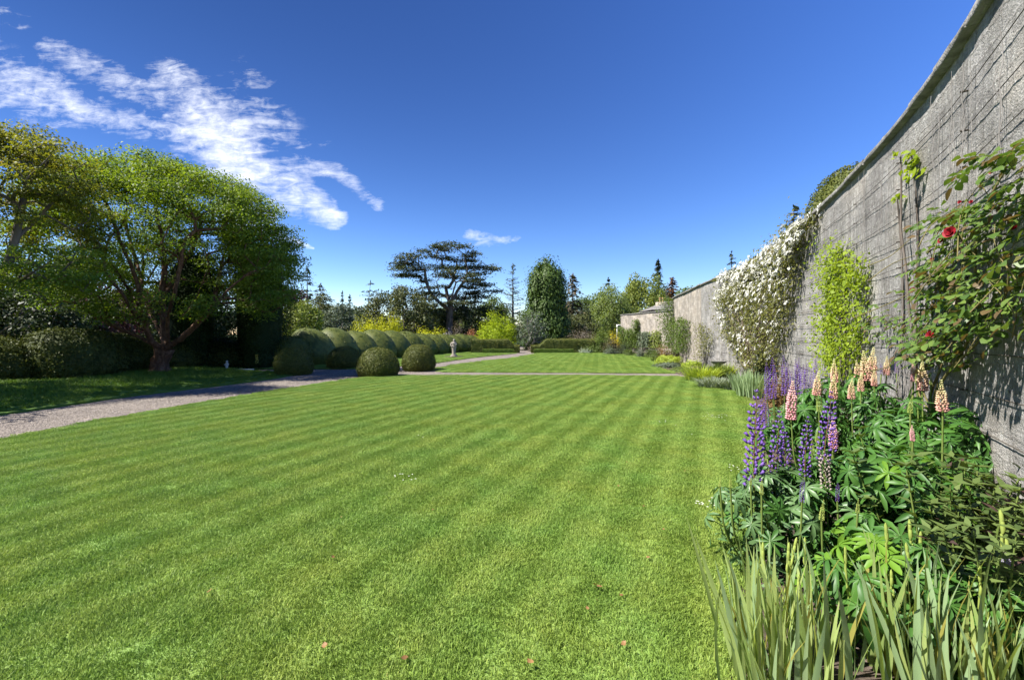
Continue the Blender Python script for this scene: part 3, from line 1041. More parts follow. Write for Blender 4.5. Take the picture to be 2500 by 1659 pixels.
def wall(name, label, line, H, mat, step, relief, thick=0.5, s0=0.0, s1=None, cope_len=0.62, cope_h=0.055):
    s1 = line.len if s1 is None else s1
    root = thing(name, label, 'wall', tuple(line.at(np.array([s0 + 0.01]), 0.0)[0]))
    org = np.array(root.location)
    ns, nz = max(2, int((s1 - s0) / step)), max(2, int(H / step))
    S, Zz = np.meshgrid(np.linspace(s0, s1, ns + 1), np.linspace(-0.05, H, nz + 1), indexing='ij')
    sf, zf = S.ravel(), Zz.ravel()
    q = np.column_stack((sf, zf, np.zeros_like(sf)))
    off = relief * (lumps(q, 1.3, 1) * 0.9 + R.normal(0, 0.12, len(q)))
    V = line.at(sf, zf, off)
    i = np.arange(ns)[:, None] * (nz + 1)
    j = np.arange(nz)[None]
    Q = np.stack((i + j, i + j + 1, i + nz + 2 + j, i + nz + 1 + j), -1).reshape(-1, 4)[:, ::-1]
    g = Geo().add(V, Q)
    nf = len(V)
    # back face and ends, so the wall has its real thickness
    sb = np.linspace(s0, s1, 60)
    f0, f1 = line.at(sb, -0.05, np.full(60, -thick)), line.at(sb, H, np.full(60, -thick))
    t1 = line.at(sb, H, np.full(60, -0.03))
    g.add(np.concatenate((f0, f1, t1)), [(k, k + 1, 61 + k, 60 + k) for k in range(59)] + [(60 + k, 61 + k, 121 + k, 120 + k) for k in range(59)])
    for k in (s0, s1):
        e = line.at(np.array([k] * 4), np.array([-0.05, -0.05, H, H]), np.array([0, -thick, -thick, 0]))
        g.add(e, [(0, 1, 2, 3)])
    me = g.mesh('wall_face', mat, smooth=True, origin=org)
    uv = me.uv_layers.new(name='UVMap')
    li = np.empty(len(me.loops), np.int32)
    me.loops.foreach_get('vertex_index', li)
    suv = np.column_stack((sf, zf))
    back = np.tile(np.column_stack((sb, np.full(60, H))), (3, 1))
    allv = np.vstack((suv, back, np.zeros((8, 2))))
    uv.data.foreach_set('uv', allv[li].astype(np.float32).ravel())
    link(bpy.data.objects.new('wall_face', me), root)
    # coping: separate slabs
    s = s0
    while s < s1 - 0.05:
        e = min(s1, s + cope_len * random.uniform(0.75, 1.3))
        k = np.linspace(s + 0.004, e - 0.004, 5)
        dz, dt = random.uniform(-0.006, 0.006), random.uniform(-0.008, 0.008)
        prof = [(0.06 + dt, H + 0.004), (0.066 + dt, H + 0.012), (0.066 + dt, H + cope_h + dz), (0.05 + dt, H + cope_h + 0.012 + dz), (-thick - 0.05, H + cope_h + 0.012 + dz), (-thick - 0.05, H + 0.004)]
        ring = np.stack([line.at(k, np.full(5, z) + R.normal(0, 0.002, 5), np.full(5, o) + R.normal(0, 0.003, 5)) for o, z in prof], 1)
        m = len(prof)
        gc = Geo().add(ring.reshape(-1, 3), [(a * m + b, a * m + (b + 1) % m, (a + 1) * m + (b + 1) % m, (a + 1) * m + b) for a in range(4) for b in range(m)])
        gc.add(ring[0], T=[(0, b + 1, b) for b in range(1, m - 1)])
        gc.add(ring[-1], T=[(0, b, b + 1) for b in range(1, m - 1)])
        gc.build('coping_stone', MAT['coping'], root)
        s = e
    return root


WL = WallLine([(0.2, -2.2), (2.25, 1.55), (3.72, 4.12), (5.22, 7.65), (6.98, 12.8), (8.15, 19.6)])
WH = 3.6
near_wall = wall('garden_wall', 'tall weathered grey garden wall with trained wires curving along the border', WL, WH, MAT['wall'], 0.055, 0.010)
WL2 = WallLine([(8.15, 19.62), (8.75, 22.6), (9.6, 27.1), (10.7, 29.4), (13.2, 30.6)])
mid_wall = wall('garden_wall', 'pale stone garden wall bay beyond the white clematis', WL2, 3.62, MAT['wall_far'], 0.12, 0.02)
WL3 = WallLine([(13.4, 31.4), (11.7, 32.6), (10.9, 35), (10.3, 38), (9.85, 40.5), (10.25, 42), (12.5, 43)])
far_wall = wall('garden_wall', 'low pale rounded stone wall at the far end of the border', WL3, 3.2, MAT['wall_far'], 0.12, 0.02)

# training wires on vine eyes
S_A, S_B = 1.2, WL.s_at_px(1745)
for k, z in enumerate(np.arange(0.32, 3.5, 0.265)):
    s = np.arange(S_A, S_B, 0.22)
    sag = 0.005 * np.sin(s * 2.1 + k) + R.normal(0, 0.0014, len(s)) + 0.008 * np.sin(s * 0.7 + 2 * k)
    off = 0.020 + 0.005 * np.sin(s * 1.7 + k)
    gw = tube(WL.at(s, z + sag, off), 0.0034, 4)
    for e in np.arange(S_A + 0.4, S_B, 1.55):
        ze = z + float(np.interp(e, s, sag))
        gw.merge(tube(np.vstack((WL.at(np.array([e]), ze, np.array([-0.02])), WL.at(np.array([e]), ze, np.array([0.042])))), 0.007, 5))
    gw.build('training_wire', MAT['wire'], near_wall)
# bare pale stems of old climbers hanging in bundles
for x0, spread, n, z0, z1 in ((2105, 30, 7, 0.9, 3.6), (2160, 26, 6, 0.4, 3.55), (2215, 40, 6, 0.6, 3.4), (2290, 30, 3, 1.2, 3.6), (2345, 26, 5, 1.0, 3.6),
                               (2385, 20, 3, 0.9, 3.5), (2440, 36, 3, 1.6, 3.6), (2060, 50, 7, 1.8, 3.6), (1990, 30, 4, 1.9, 3.6), (1945, 16, 3, 1.0, 3.2)):
    for _ in range(n):
        s = WL.s_at_px(x0 + random.uniform(-spread, spread))
        za, zb = z0 + random.uniform(0, 1.0), z1 - abs(random.gauss(0, 0.4))
        if zb - za < 0.6:
            za = zb - 0.9
        z = np.linspace(za, zb, 14)
        w = np.cumsum(R.normal(0, 0.0045, 14))
        tube(WL.at(s + w, z, 0.02 + np.abs(R.normal(0.012, 0.012, 14))), R.uniform(0.0014, 0.0028), 4).build('dry_stem', MAT['strand'], near_wall)

# ------------------------------------------------------------------ clipped yew: domes, wavy hedges, straight hedges
def clothe(V, Q, n, leaf, core=0.06, jit=0.6, fl=2.0):
    """A clipped surface: a core plus n small leaves standing out of it."""
    P, Nn = sample_surface(V, Q, n)
    g = Geo()
    nv = np.zeros_like(V)
    fn = np.cross(V[Q[:, 1]] - V[Q[:, 0]], V[Q[:, 2]] - V[Q[:, 0]])
    for c in range(4):
        np.add.at(nv, Q[:, c], fn)
    nv = unit(nv)
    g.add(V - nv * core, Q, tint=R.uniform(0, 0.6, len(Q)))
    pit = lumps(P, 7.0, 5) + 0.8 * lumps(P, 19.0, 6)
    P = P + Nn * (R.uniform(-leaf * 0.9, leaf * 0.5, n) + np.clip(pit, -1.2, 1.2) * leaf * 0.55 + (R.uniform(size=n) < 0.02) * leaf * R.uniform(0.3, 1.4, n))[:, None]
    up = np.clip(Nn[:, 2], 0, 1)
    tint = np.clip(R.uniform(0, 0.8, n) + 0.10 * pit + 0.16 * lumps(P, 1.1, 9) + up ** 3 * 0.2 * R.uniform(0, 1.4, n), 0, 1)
    g.merge(leaf_geo(P, Nn + R.normal(0, jit, (n, 3)), leaf, fl, tint))
    return g


def dome_surface(cx, cy, r, h, seed, nu=40, nv=18, bulge=0.80, wob=0.03):
    """A clipped dome that bulges above the ground and tucks in at its foot."""
    t = np.linspace(0, 1, nv)
    rr = np.where(t < 0.28, 0.86 + 0.14 * np.sin(t / 0.28 * np.pi / 2), np.clip(np.cos(((t - 0.28) / 0.72) * np.pi / 2), 0.001, 1) ** bulge)
    rr[-1] = 0.02
    z = np.where(t < 0.28, t / 0.28 * 0.30, 0.30 + 0.70 * np.sin(((t - 0.28) / 0.72) * np.pi / 2) ** 1.15)
    a = np.linspace(0, 2 * np.pi, nu, endpoint=False)
    V = np.stack((cx + r * rr[:, None] * np.cos(a), cy + r * rr[:, None] * np.sin(a), np.repeat((h * z)[:, None], nu, 1)), -1).reshape(-1, 3)
    w = lumps(V - np.array((cx, cy, 0)), 2.6, seed) * wob + lumps(V - np.array((cx, cy, 0)), 8, seed + 1) * wob * 0.4
    V = V + (V - np.array((cx, cy, h * 0.3))) * w[:, None]
    V[:, 2] = np.maximum(V[:, 2], 0.0)
    i = np.arange(nv - 1)[:, None] * nu
    j = np.arange(nu)[None]
    k = (j + 1) % nu
    Q = np.stack((i + j, i + k, i + nu + k, i + nu + j), -1).reshape(-1, 4)
    return V, Q


DOMES = [
    ('broad sunlit yew dome at the corner of the large lawn', -4.80, 16.35, 0.74, 1.01, 'yew'),
    ('smaller sunlit yew dome beyond the corner of the large lawn', -3.84, 18.75, 0.68, 1.07, 'yew'),
    ('shaded yew dome standing on the gravel near the yellow sign', -8.15, 17.0, 0.68, 1.02, 'yew'),
    ('shaded yew dome in front of the wavy hedge', -7.40, 20.1, 0.74, 0.95, 'yew'),
]
for i, (lab, x, y, r, h, m) in enumerate(DOMES):
    V, Q = dome_surface(x, y, r, h, 20 + i)
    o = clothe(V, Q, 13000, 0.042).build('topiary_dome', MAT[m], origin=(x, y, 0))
    tag(o, lab, 'topiary', 'clipped yew domes')

# wavy hedge: overlapping humps in a row
wavy = thing('wavy_hedge', 'long olive yew hedge clipped into a row of waves', 'hedge', (-7, 31, 0))
for i in range(12):
    t = i / 11.0
    x, y = -10.0 + 6.1 * t, 22.6 + 19.4 * t
    h = (1.78 - 0.42 * t) * random.uniform(0.95, 1.05)
    V, Q = dome_surface(0, 0, 1.0, h, 40 + i, 44, 18, 0.92, 0.03)
    # wider across the row than along it, leaning over towards the lawn
    d = np.array((0.30, 0.954))
    n = np.array((0.954, -0.30))
    a, b = V[:, 0] * 1.02, V[:, 1] * 1.15
    lean = (V[:, 2] / h) ** 2 * 0.30
    W = np.column_stack((x + d[0] * a + n[0] * (b - lean + 0.1), y + d[1] * a + n[1] * (b - lean + 0.1), V[:, 2]))
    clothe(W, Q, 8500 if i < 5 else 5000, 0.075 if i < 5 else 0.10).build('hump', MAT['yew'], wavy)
# the near end of the row lies in the shade
V, Q = dome_surface(-10.4, 21.2, 1.1, 1.42, 60, 44, 18, 0.7, 0.03)
clothe(V, Q, 8000, 0.06).build('hump', MAT['yew'], wavy)

# old scalloped hedge behind the maples
old = thing('scalloped_hedge', 'old dark scalloped hedge running behind the maple trunks', 'hedge', (-15, 16, 0))
for i, (x, y, rx, ry, h) in enumerate([(-18.2, 12.0, 1.6, 1.3, 1.5), (-16.1, 13.7, 1.75, 1.25, 1.42), (-14.45, 14.9, 1.45, 1.35, 1.66), (-15.0, 16.9, 1.5, 1.4, 1.5), (-16.2, 18.6, 2.0, 1.5, 1.5), (-14.6, 19.3, 1.5, 1.4, 1.4), (-13.5, 20.8, 1.9, 1.2, 1.35), (-11.9, 21.6, 1.2, 1.0, 1.1)]):
    V, Q = dome_surface(0, 0, 1.0, h, 70 + i, 44, 18, 0.55, 0.05)
    W = np.column_stack((x + V[:, 0] * rx, y + V[:, 1] * ry, V[:, 2]))
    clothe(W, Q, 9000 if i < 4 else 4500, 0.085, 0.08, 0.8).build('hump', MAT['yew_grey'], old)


def box_hedge(name, label, x0, x1, y0, y1, h, mat, n, leaf, sweep=None, round_=0.06):
    """A straight clipped hedge; sweep = (end, lower height) makes one end swoop down."""
    nx, nz, ny = 40, 8, 6
    xs = np.linspace(x0, x1, nx)
    hh = np.full(nx, h)
    if sweep:
        t = (xs - x0) / (x1 - x0)
        t = t if sweep[0] == 'hi' else 1 - t
        k = np.clip((t - 0.74) / 0.16, 0, 1)
        hh = h - (h - sweep[1]) * (k * k * (3 - 2 * k))
    prof = [(0.0, 0.0), (0.0, 0.35), (0.0, 0.7), (0.0, 0.93), (round_, 1.0), (0.5, 1.0), (1 - round_, 1.0), (1.0, 0.93), (1.0, 0.6), (1.0, 0.0)]
    V = np.array([[(x, y0 + (y1 - y0) * a, H * b) for a, b in prof] for x, H in zip(xs, hh)])
    m = len(prof)
    V = V.reshape(-1, 3)
    V = V + np.column_stack((np.zeros(len(V)), lumps(V, 1.7, 3) * 0.03, lumps(V, 2.3, 4) * 0.018 * (V[:, 2] > 0.2)))
    i = np.arange(nx - 1)[:, None] * m
    j = np.arange(m - 1)[None]
    Q = np.stack((i + j, i + m + j, i + m + j + 1, i + j + 1), -1).reshape(-1, 4)
    # ends
    V = np.vstack((V, V[:m].mean(0)[None], V[(nx - 1) * m:nx * m].mean(0)[None]))
    c0, c1 = nx * m, nx * m + 1
    E = [(c0, k, k + 1, c0) for k in range(m - 1)] + [(c1, (nx - 1) * m + k + 1, (nx - 1) * m + k, c1) for k in range(m - 1)]
    Qf = np.vstack((Q, ))
    g = clothe(V[:nx * m], Qf, n, leaf, 0.04)
    Te = np.array([(e[0], e[1], e[2]) for e in E])
    A, B, C = V[Te[:, 0]], V[Te[:, 1]], V[Te[:, 2]]
    k = R.integers(0, len(Te), n // 8)
    r1, r2 = np.sqrt(R.uniform(size=len(k)))[:, None], R.uniform(size=len(k))[:, None]
    P = A[k] * (1 - r1) + B[k] * r1 * (1 - r2) + C[k] * r1 * r2
    Nn = unit(np.cross(B - A, C - A))[k]
    g.add(V, T=Te, tint=0.3)
    g.merge(leaf_geo(P, Nn + R.normal(0, 0.5, P.shape), leaf, 1.6))
    o = g.build(name, mat, origin=((x0 + x1) / 2, (y0 + y1) / 2, 0))
    return tag(o, label, 'hedge')


box_hedge('clipped_hedge', 'clipped yew hedge left of the far path opening with a swept down end', -3.3, 0.62, 36.6, 37.6, 1.10, MAT['yew'], 9000, 0.06, ('hi', 0.62))
box_hedge('clipped_hedge', 'clipped yew hedge right of the far path opening with a swept down end', 1.55, 6.6, 36.7, 37.7, 1.12, MAT['yew'], 9000, 0.06, ('lo', 0.62))
box_hedge('low_hedge', 'low bright green box edging before the left far hedge', -2.3, 0.15, 35.75, 36.2, 0.33, MAT['box'], 3000, 0.05)
box_hedge('low_hedge', 'low bright green box edging before the right far hedge', 1.75, 4.9, 36.0, 36.5, 0.33, MAT['box'], 3000, 0.05)

# ------------------------------------------------------------------ trees
def grow(nodes, parents, targets, start, bend=0.45, bias=0.3, seg=0.5, up=0.0):
    """Join every target to the skeleton (nodes, parents); new twigs leave in their parent's direction and arch over."""
    pos = [np.asarray(p, float) for p in nodes]
    par = list(parents)
    path = [0.0]
    for i in range(1, len(pos)):
        path.append(path[par[i]] + np.linalg.norm(pos[i] - pos[par[i]]))
    order = np.argsort(np.linalg.norm(targets - np.asarray(start), axis=1))
    tips = []
    for ti in order:
        a = targets[ti]
        arr = np.array(pos)
        d = np.linalg.norm(arr - a, axis=1)
        cost = d + bias * np.array(path)
        cost[d < 0.05] += 100
        k = int(np.argmin(cost))
        p0 = arr[k]
        dist = d[k]
        dirn = unit(p0 - arr[par[k]]) if par[k] >= 0 else np.array((0, 0, 1.0))
        c = p0 + dirn * dist * bend + np.array((0, 0, up * dist))
        m = max(1, int(round(dist / seg)))
        prev = k
        for q in range(1, m + 1):
            t = q / m
            p = (1 - t) ** 2 * p0 + 2 * t * (1 - t) * c + t * t * a + (R.normal(0, 0.03, 3) * dist * 0.4 if q < m else 0)
            pos.append(p)
            par.append(prev)
            path.append(path[prev] + np.linalg.norm(p - pos[prev]))
            prev = len(pos) - 1
        tips.append(prev)
    return np.array(pos), np.array(par), tips


def radii(pos, par, tips, r_tip, power=0.5):
    cnt = np.zeros(len(pos))
    cnt[tips] = 1
    for i in range(len(pos) - 1, 0, -1):
        if par[i] >= 0:
            cnt[par[i]] += cnt[i]
    return r_tip * np.maximum(cnt, 0.6) ** power


def polyline_nodes(lines):
    """lines: list of (parent line index or -1, parent node index, points). Returns nodes, parents."""
    nodes, par, starts = [], [], []
    for pl, pi, pts in lines:
        prev = -1 if pl < 0 else starts[pl] + pi
        starts.append(len(nodes))
        for p in pts:
            nodes.append(np.asarray(p, float))
            par.append(prev)
            prev = len(nodes) - 1
    return nodes, par


def clusters(centres, per, spread, flat, size, updir=0.9, aspect=1.5, jit=0.55, tintbias=None):
    n = len(centres)
    C = np.repeat(centres, per, 0)
    off = unit(R.normal(size=(n * per, 3))) * (R.uniform(0.02, 1, (n * per, 1)) ** 0.45) * 1.75 * np.array((spread, spread, spread * flat))
    P = C + off
    Nn = np.column_stack((off[:, 0] * 0.5, off[:, 1] * 0.5, np.full(len(P), updir * spread))) / max(spread, 1e-6)
    Nn = unit(Nn) + R.normal(0, jit, P.shape)
    base = np.repeat(R.uniform(0, 1, n), per)
    tint = np.clip(0.45 * base + 0.55 * R.uniform(0, 1, len(P)), 0, 1)
    if tintbias is not None:
        tint = np.clip(tint + np.repeat(tintbias, per), 0, 1)
    return leaf_geo(P, Nn, size, aspect, tint)


def shell_points(n, c, r, inner, zmin, seed, front=None, dents=0.10):
    """Points in the shell of a lumpy ellipsoid."""
    out = []
    c, r = np.asarray(c, float), np.asarray(r, float)
    while sum(len(o) for o in out) < n:
        d = unit(R.normal(size=(n * 2, 3)))
        k = R.uniform(inner ** 3, 1, n * 2) ** (1 / 3)
        lump = 1 + dents * lumps(d * 2.2, 1.6, seed)
        P = c + d * r * (k * lump)[:, None]
        ok = P[:, 2] > zmin
        if front is not None:
            # thin out the lower, viewer-side foliage so that the limbs show through
            low = (P[:, 2] < front[0]) & (d[:, 1] < 0.1)
            ok &= ~(low & (R.uniform(size=len(P)) < front[1]))
        out.append(P[ok])
    return np.concatenate(out)[:n]


# --- the big maple with peeling bark and many limbs
def maple():
    Z0 = 16.6
    b = at(390, 916, Z0)
    b[2] = 0.0
    root = thing('maple_tree', 'spreading green maple with peeling russet trunk dividing low above the verge', 'tree', tuple(b))

    def q(x, y, dz=0.0):
        return at(x, y, Z0 + dz)

    trunk = [b + np.array((0.02, 0, -0.1)), q(388, 890), q(398, 866), q(402, 850)]
    lines = [(-1, 0, trunk),
             (0, 3, [q(376, 838, -.1), q(362, 812, -.3), q(352, 770, -.5), q(340, 715, -.8), q(322, 650, -1.2), q(292, 585, -1.4), q(270, 520, -1.5)]),
             (0, 2, [q(372, 842, .1), q(340, 822, .2), q(300, 806, .1), q(268, 790, -.2), q(225, 768, -.6), q(180, 740, -1.0)]),
             (0, 3, [q(404, 825, .2), q(398, 780, .3), q(396, 720, .3), q(402, 650, .2), q(395, 580, .1), q(380, 510, .0)]),
             (0, 3, [q(412, 830, -.2), q(408, 800, -.5), q(412, 765, -.8), q(425, 720, -1.1), q(440, 650, -1.4), q(452, 585, -1.5)]),
             (0, 3, [q(424, 838, -.1), q(448, 822, -.3), q(478, 792, -.5), q(505, 766, -.7), q(532, 735, -.8), q(560, 705, -.9), q(600, 672, -.9), q(640, 655, -.9)]),
             (5, 3, [q(520, 745, .2), q(530, 700, .6), q(540, 650, .9), q(552, 600, 1.1)]),
             (1, 3, [q(345, 690, .3), q(330, 630, .9), q(310, 560, 1.4)]),
             (3, 2, [q(420, 690, 1.0), q(460, 620, 1.7), q(490, 560, 2.2)]),
             (2, 3, [q(250, 740, -1.2), q(215, 690, -1.9), q(180, 630, -2.3)]),
             (1, 2, [q(330, 770, -1.2), q(300, 720, -1.9), q(262, 670, -2.4)]),
             (4, 2, [q(445, 770, -1.8), q(480, 720, -2.3), q(505, 660, -2.6)]),
             (0, 3, [q(395, 820, 1.0), q(370, 770, 1.9), q(340, 700, 2.7), q(320, 630, 3.1)])]
    nodes, par = polyline_nodes(lines)
    c = at(398, 655, 17.1)
    tg = [shell_points(150, c + (0, 1.6, -0.3), (4.4, 2.8, 3.6), 0.45, 3.0, 77),
          shell_points(500, c, (4.6, 4.0, 4.05), 0.80, 4.0, 7, (5.6, 0.55)),
          shell_points(26, c, (4.4, 3.9, 3.9), 0.55, 3.6, 8, (5.8, 0.85)),
          shell_points(60, at(645, 690, 17.0), (1.0, 1.3, 1.3), 0.3, 2.2, 9),           # right-hand side hangs low
          shell_points(22, at(592, 592, 17.3), (0.8, 1.1, 0.8), 0.3, 2.2, 13),
          shell_points(46, at(200, 690, 15.6), (1.6, 1.6, 1.2), 0.3, 2.4, 10),
          shell_points(7, at(465, 750, 15.2), (0.85, 0.7, 0.35), 0.2, 2.0, 11),
          shell_points(9, at(290, 765, 15.3), (1.1, 0.7, 0.45), 0.2, 1.8, 12),
          shell_points(3, at(360, 735, 15.0), (0.6, 0.5, 0.4), 0.2, 1.9, 14)]
    T = np.vstack(tg)
    pos, pr, tips = grow(nodes, par, T, q(402, 830), bend=0.40, bias=0.22, seg=0.45)
    rad = radii(pos, pr, tips, 0.011, 0.42)
    nl = len(nodes)
    # thick limbs from the given polylines are tubes of their own, twigs are plain segments
    ln = [np.array(l[2]) for l in lines]
    g = Geo()
    start = 0
    for li, (pl, pi, pts) in enumerate(lines):
        idx = np.arange(start, start + len(pts))
        p, r = np.array(pts), rad[idx]
        if li == 0:
            p = np.array([b + np.array((0, 0, -0.05)), b + (0.01, 0, 0.12), b + (0.0, 0, 0.30), *pts[1:]])
            r = np.array([0.56, 0.40, 0.31, 0.27, 0.28, 0.31])
            lo = smooth_line(np.column_stack((p, r)), 5)
            g.merge(tube(lo[:, :3], lo[:, 3], 14, 0.06))
        else:
            k = par[start]
            p = np.vstack((nodes[k], p))
            r0 = min(max(rad[k], r[0]), r[0] * 1.25)
            r = np.concatenate(([r0], r))
            lo = smooth_line(np.column_stack((p, r)), 4)
            lo[:, :3] += R.normal(0, 0.012, (len(lo), 3))
            g.merge(tube(lo[:, :3], np.maximum(lo[:, 3], 0.01), 8, 0.05))
        start += len(pts)
    g.build('trunk', MAT['maple_bark'], root, smooth=True)
    pr2 = pr.copy()
    pr2[:nl] = -1
    keep = np.arange(len(pos))
    edges_tubes(pos, pr2, rad, 5).build('branches', MAT['maple_bark'], root, smooth=True)['kind'] = 'stuff'
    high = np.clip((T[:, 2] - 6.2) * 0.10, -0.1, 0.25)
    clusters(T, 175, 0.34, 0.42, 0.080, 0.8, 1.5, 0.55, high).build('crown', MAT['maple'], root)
    return root


maple()


def left_maple():
    Z0 = 11.4
    b = np.array((-14.2, 11.6, 0.0))
    root = thing('maple_tree', 'bronze tinged maple cut off by the left edge of the view', 'tree', tuple(b))

    def q(x, y, dz=0.0):
        return at(x, y, Z0 + dz)

    lines = [(-1, 0, [b + (0, 0, -0.1), b + (0.1, 0, 0.9), b + (0.3, -0.1, 1.8)]),
             (0, 2, [q(-40, 740), q(-5, 690), q(22, 640), q(38, 580), q(50, 520), q(62, 460), q(75, 400)]),
             (0, 2, [q(-110, 700), q(-120, 600), q(-100, 480), q(-80, 390)]),
             (1, 3, [q(70, 555, .3), q(105, 520, .4), q(140, 480, .4)]),
             (1, 1, [q(40, 690, -.4), q(80, 665, -.7), q(120, 640, -.9)]),
             (0, 2, [q(-200, 690, .4), q(-280, 580, .6), q(-330, 480, .6)]),
             (0, 2, [q(-90, 700, 1.3), q(-60, 600, 2.1), q(-20, 500, 2.6)])]
    nodes, par = polyline_nodes(lines)
    c = at(-60, 560, 11.6)
    T = np.vstack((shell_points(240, c, (2.6, 2.9, 2.65), 0.72, 2.7, 17, (4.2, 0.45)),
                   shell_points(40, c, (2.4, 2.5, 2.4), 0.3, 2.7, 18, (4.6, 0.7)),
                   shell_points(34, at(85, 670, 11.0), (1.05, 1.0, 0.7), 0.3, 2.0, 19),
                   shell_points(30, at(30, 345, 11.4), (0.75, 0.9, 0.45), 0.3, 2.2, 21),
                   shell_points(34, at(140, 420, 11.2), (0.62, 1.0, 0.8), 0.3, 2.2, 22)))
    pos, pr, tips = grow(nodes, par, T, b + (0.3, -0.1, 1.8), bend=0.4, bias=0.22, seg=0.45)
    rad = radii(pos, pr, tips, 0.011, 0.46)
    rad[:3] = (0.42, 0.34, 0.30)
    edges_tubes(pos, pr, rad, 7).build('trunk', MAT['bark'], root, smooth=True)
    up = T[:, 2] > 4.0
    clusters(T[up], 150, 0.29, 0.26, 0.066, 1.0, 1.45, 0.55).build('crown', MAT['maple_red'], root)
    clusters(T[~up], 150, 0.30, 0.26, 0.066, 1.0, 1.45, 0.55).build('crown', MAT['maple'], root)
    return root


left_maple()


def side_maple():
    """The next tree of the row stands just outside the view; its shade falls over the verge and the path."""
    b = np.array((-16.3, 6.2, 0.0))
    root = thing('maple_tree', 'maple of the row beyond the left edge, seen by its shade on the gravel', 'tree', tuple(b))
    lines = [(-1, 0, [b, b + (0.1, 0, 1.0), b + (0.1, 0.1, 2.2), b + (0, 0, 3.6), b + (0.1, 0, 5.0)])]
    nodes, par = polyline_nodes(lines)
    T = np.vstack((shell_points(170, b + (-0.2, 0, 5.0), (3.6, 4.6, 2.6), 0.55, 2.8, 31), shell_points(60, b + (0.6, -2.5, 4.6), (2.6, 2.4, 2.0), 0.5, 2.8, 32)))
    pos, pr, tips = grow(nodes, par, T, b + (0, 0, 2), bend=0.4, bias=0.25, seg=0.7)
    edges_tubes(pos, pr, radii(pos, pr, tips, 0.012, 0.45), 6).build('trunk', MAT['bark'], root)
    clusters(T, 120, 0.44, 0.35, 0.14, 1.0, 1.45, 0.55).build('crown', MAT['maple'], root)


side_maple()


def broadleaf(name, label, x, y, h, rx, z0, mat, per=60, n=90, leaf=0.2, spread=0.5, bark='bark', inner=0.55, ry=None, flat=0.6, dents=0.16, cat='tree', rtip=0.02, seed=None, updir=0.6, core=True):
    b = np.array((x, y, 0.0))
    root = thing(name, label, cat, tuple(b))
    ry = ry or rx
    seed = int(abs(x * 13 + y * 7)) if seed is None else seed
    c = b + (0, 0, (h + z0) / 2)
    T = shell_points(n, c, (rx - spread * 0.5, ry - spread * 0.5, (h - z0) / 2 - spread * 0.4), inner, z0, seed, None, dents)
    tr = [b + (0, 0, -0.1), b + (0.0, 0, z0 * 0.6 + 0.2), b + (0.1 * rx * 0.3, 0, z0 + (h - z0) * 0.25), b + (0, 0, z0 + (h - z0) * 0.55)]
    nodes, par = polyline_nodes([(-1, 0, tr)])
    pos, pr, tips = grow(nodes, par, T, tr[1], bend=0.3, bias=0.35, seg=1.0)
    rad = radii(pos, pr, tips, rtip, 0.5)
    edges_tubes(pos, pr, rad, 5).build('trunk', MAT[bark], root)
    g = clusters(T, per, spread, flat, leaf, updir, 1.5, 0.7)
    g.build('crown', MAT[mat], root)
    return root


def conifer(name, label, x, y, h, r, mat, z0=0.0, levels=26, nb=6, card=0.35, droop=0.25, gap=0.0, lean=0.0, cat='tree', power=0.85, per=1.0):
    """Spruce-like tree: whorls of drooping boughs, each carrying flat sprays."""
    b = np.array((x, y, 0.0))
    root = thing(name, label, cat, tuple(b))
    tz = np.linspace(0, h, 8)
    tube(np.column_stack((x + lean * (tz / h) ** 2 * h, np.full(8, y), tz)), np.linspace(h * 0.018 + 0.03, 0.015, 8), 6).build('trunk', MAT['bark'], root)
    g, gb = Geo(), Geo()
    P, A, Nn = [], [], []
    for k in range(levels):
        t = (k + 0.5) / levels
        z = z0 + (h - z0) * t
        if random.random() < gap * (1 - t):
            continue
        for _ in range(nb):
            if random.random() < gap * 0.5:
                continue
            L = r * 1.75 * (1 - t) ** power * random.uniform(0.62, 1.12) + 0.12
            a = random.uniform(0, 6.28)
            d = np.array((math.cos(a), math.sin(a), 0))
            o = np.array((x + lean * (z / h) ** 2 * h, y, z + random.uniform(-0.2, 0.2)))
            m = max(3, int(L / card * 2.2 * per))
            for q in range(m):
                s = (q + random.random()) / m
                w = (1 - s) * L * 0.22 + card * 0.3
                p = o + d * L * s + np.array((-d[1], d[0], 0)) * random.uniform(-w, w)
                p[2] += -droop * L * s * s + 0.1 * L * s + random.uniform(-.06, .06)
                P.append(p)
                A.append(d * 0.8 + np.array((-d[1], d[0], 0)) * random.uniform(-.8, .8) + np.array((0, 0, -0.25)))
                Nn.append(np.array((d[0] * .3, d[1] * .3, 0.9)))
            gb.merge(tube([o, o + d * L * 0.9 + np.array((0, 0, -droop * L * 0.7))], [0.035, 0.012], 3))
    P, A, Nn = np.array(P), np.array(A), np.array(Nn)
    tip = np.array([(x + lean * h, y, h + 0.1)])
    g.merge(leaf_geo(P, Nn + R.normal(0, 0.35, P.shape), card, 2.2, None, A, 0.05))
    g.merge(leaf_geo(np.repeat(tip, 3, 0), R.normal(size=(3, 3)), card, 3, None, np.tile((0, 0, 1.0), (3, 1))))
    gb.build('boughs', MAT['bark'], root)['kind'] = 'stuff'
    g.build('crown', MAT[mat], root)
    return root


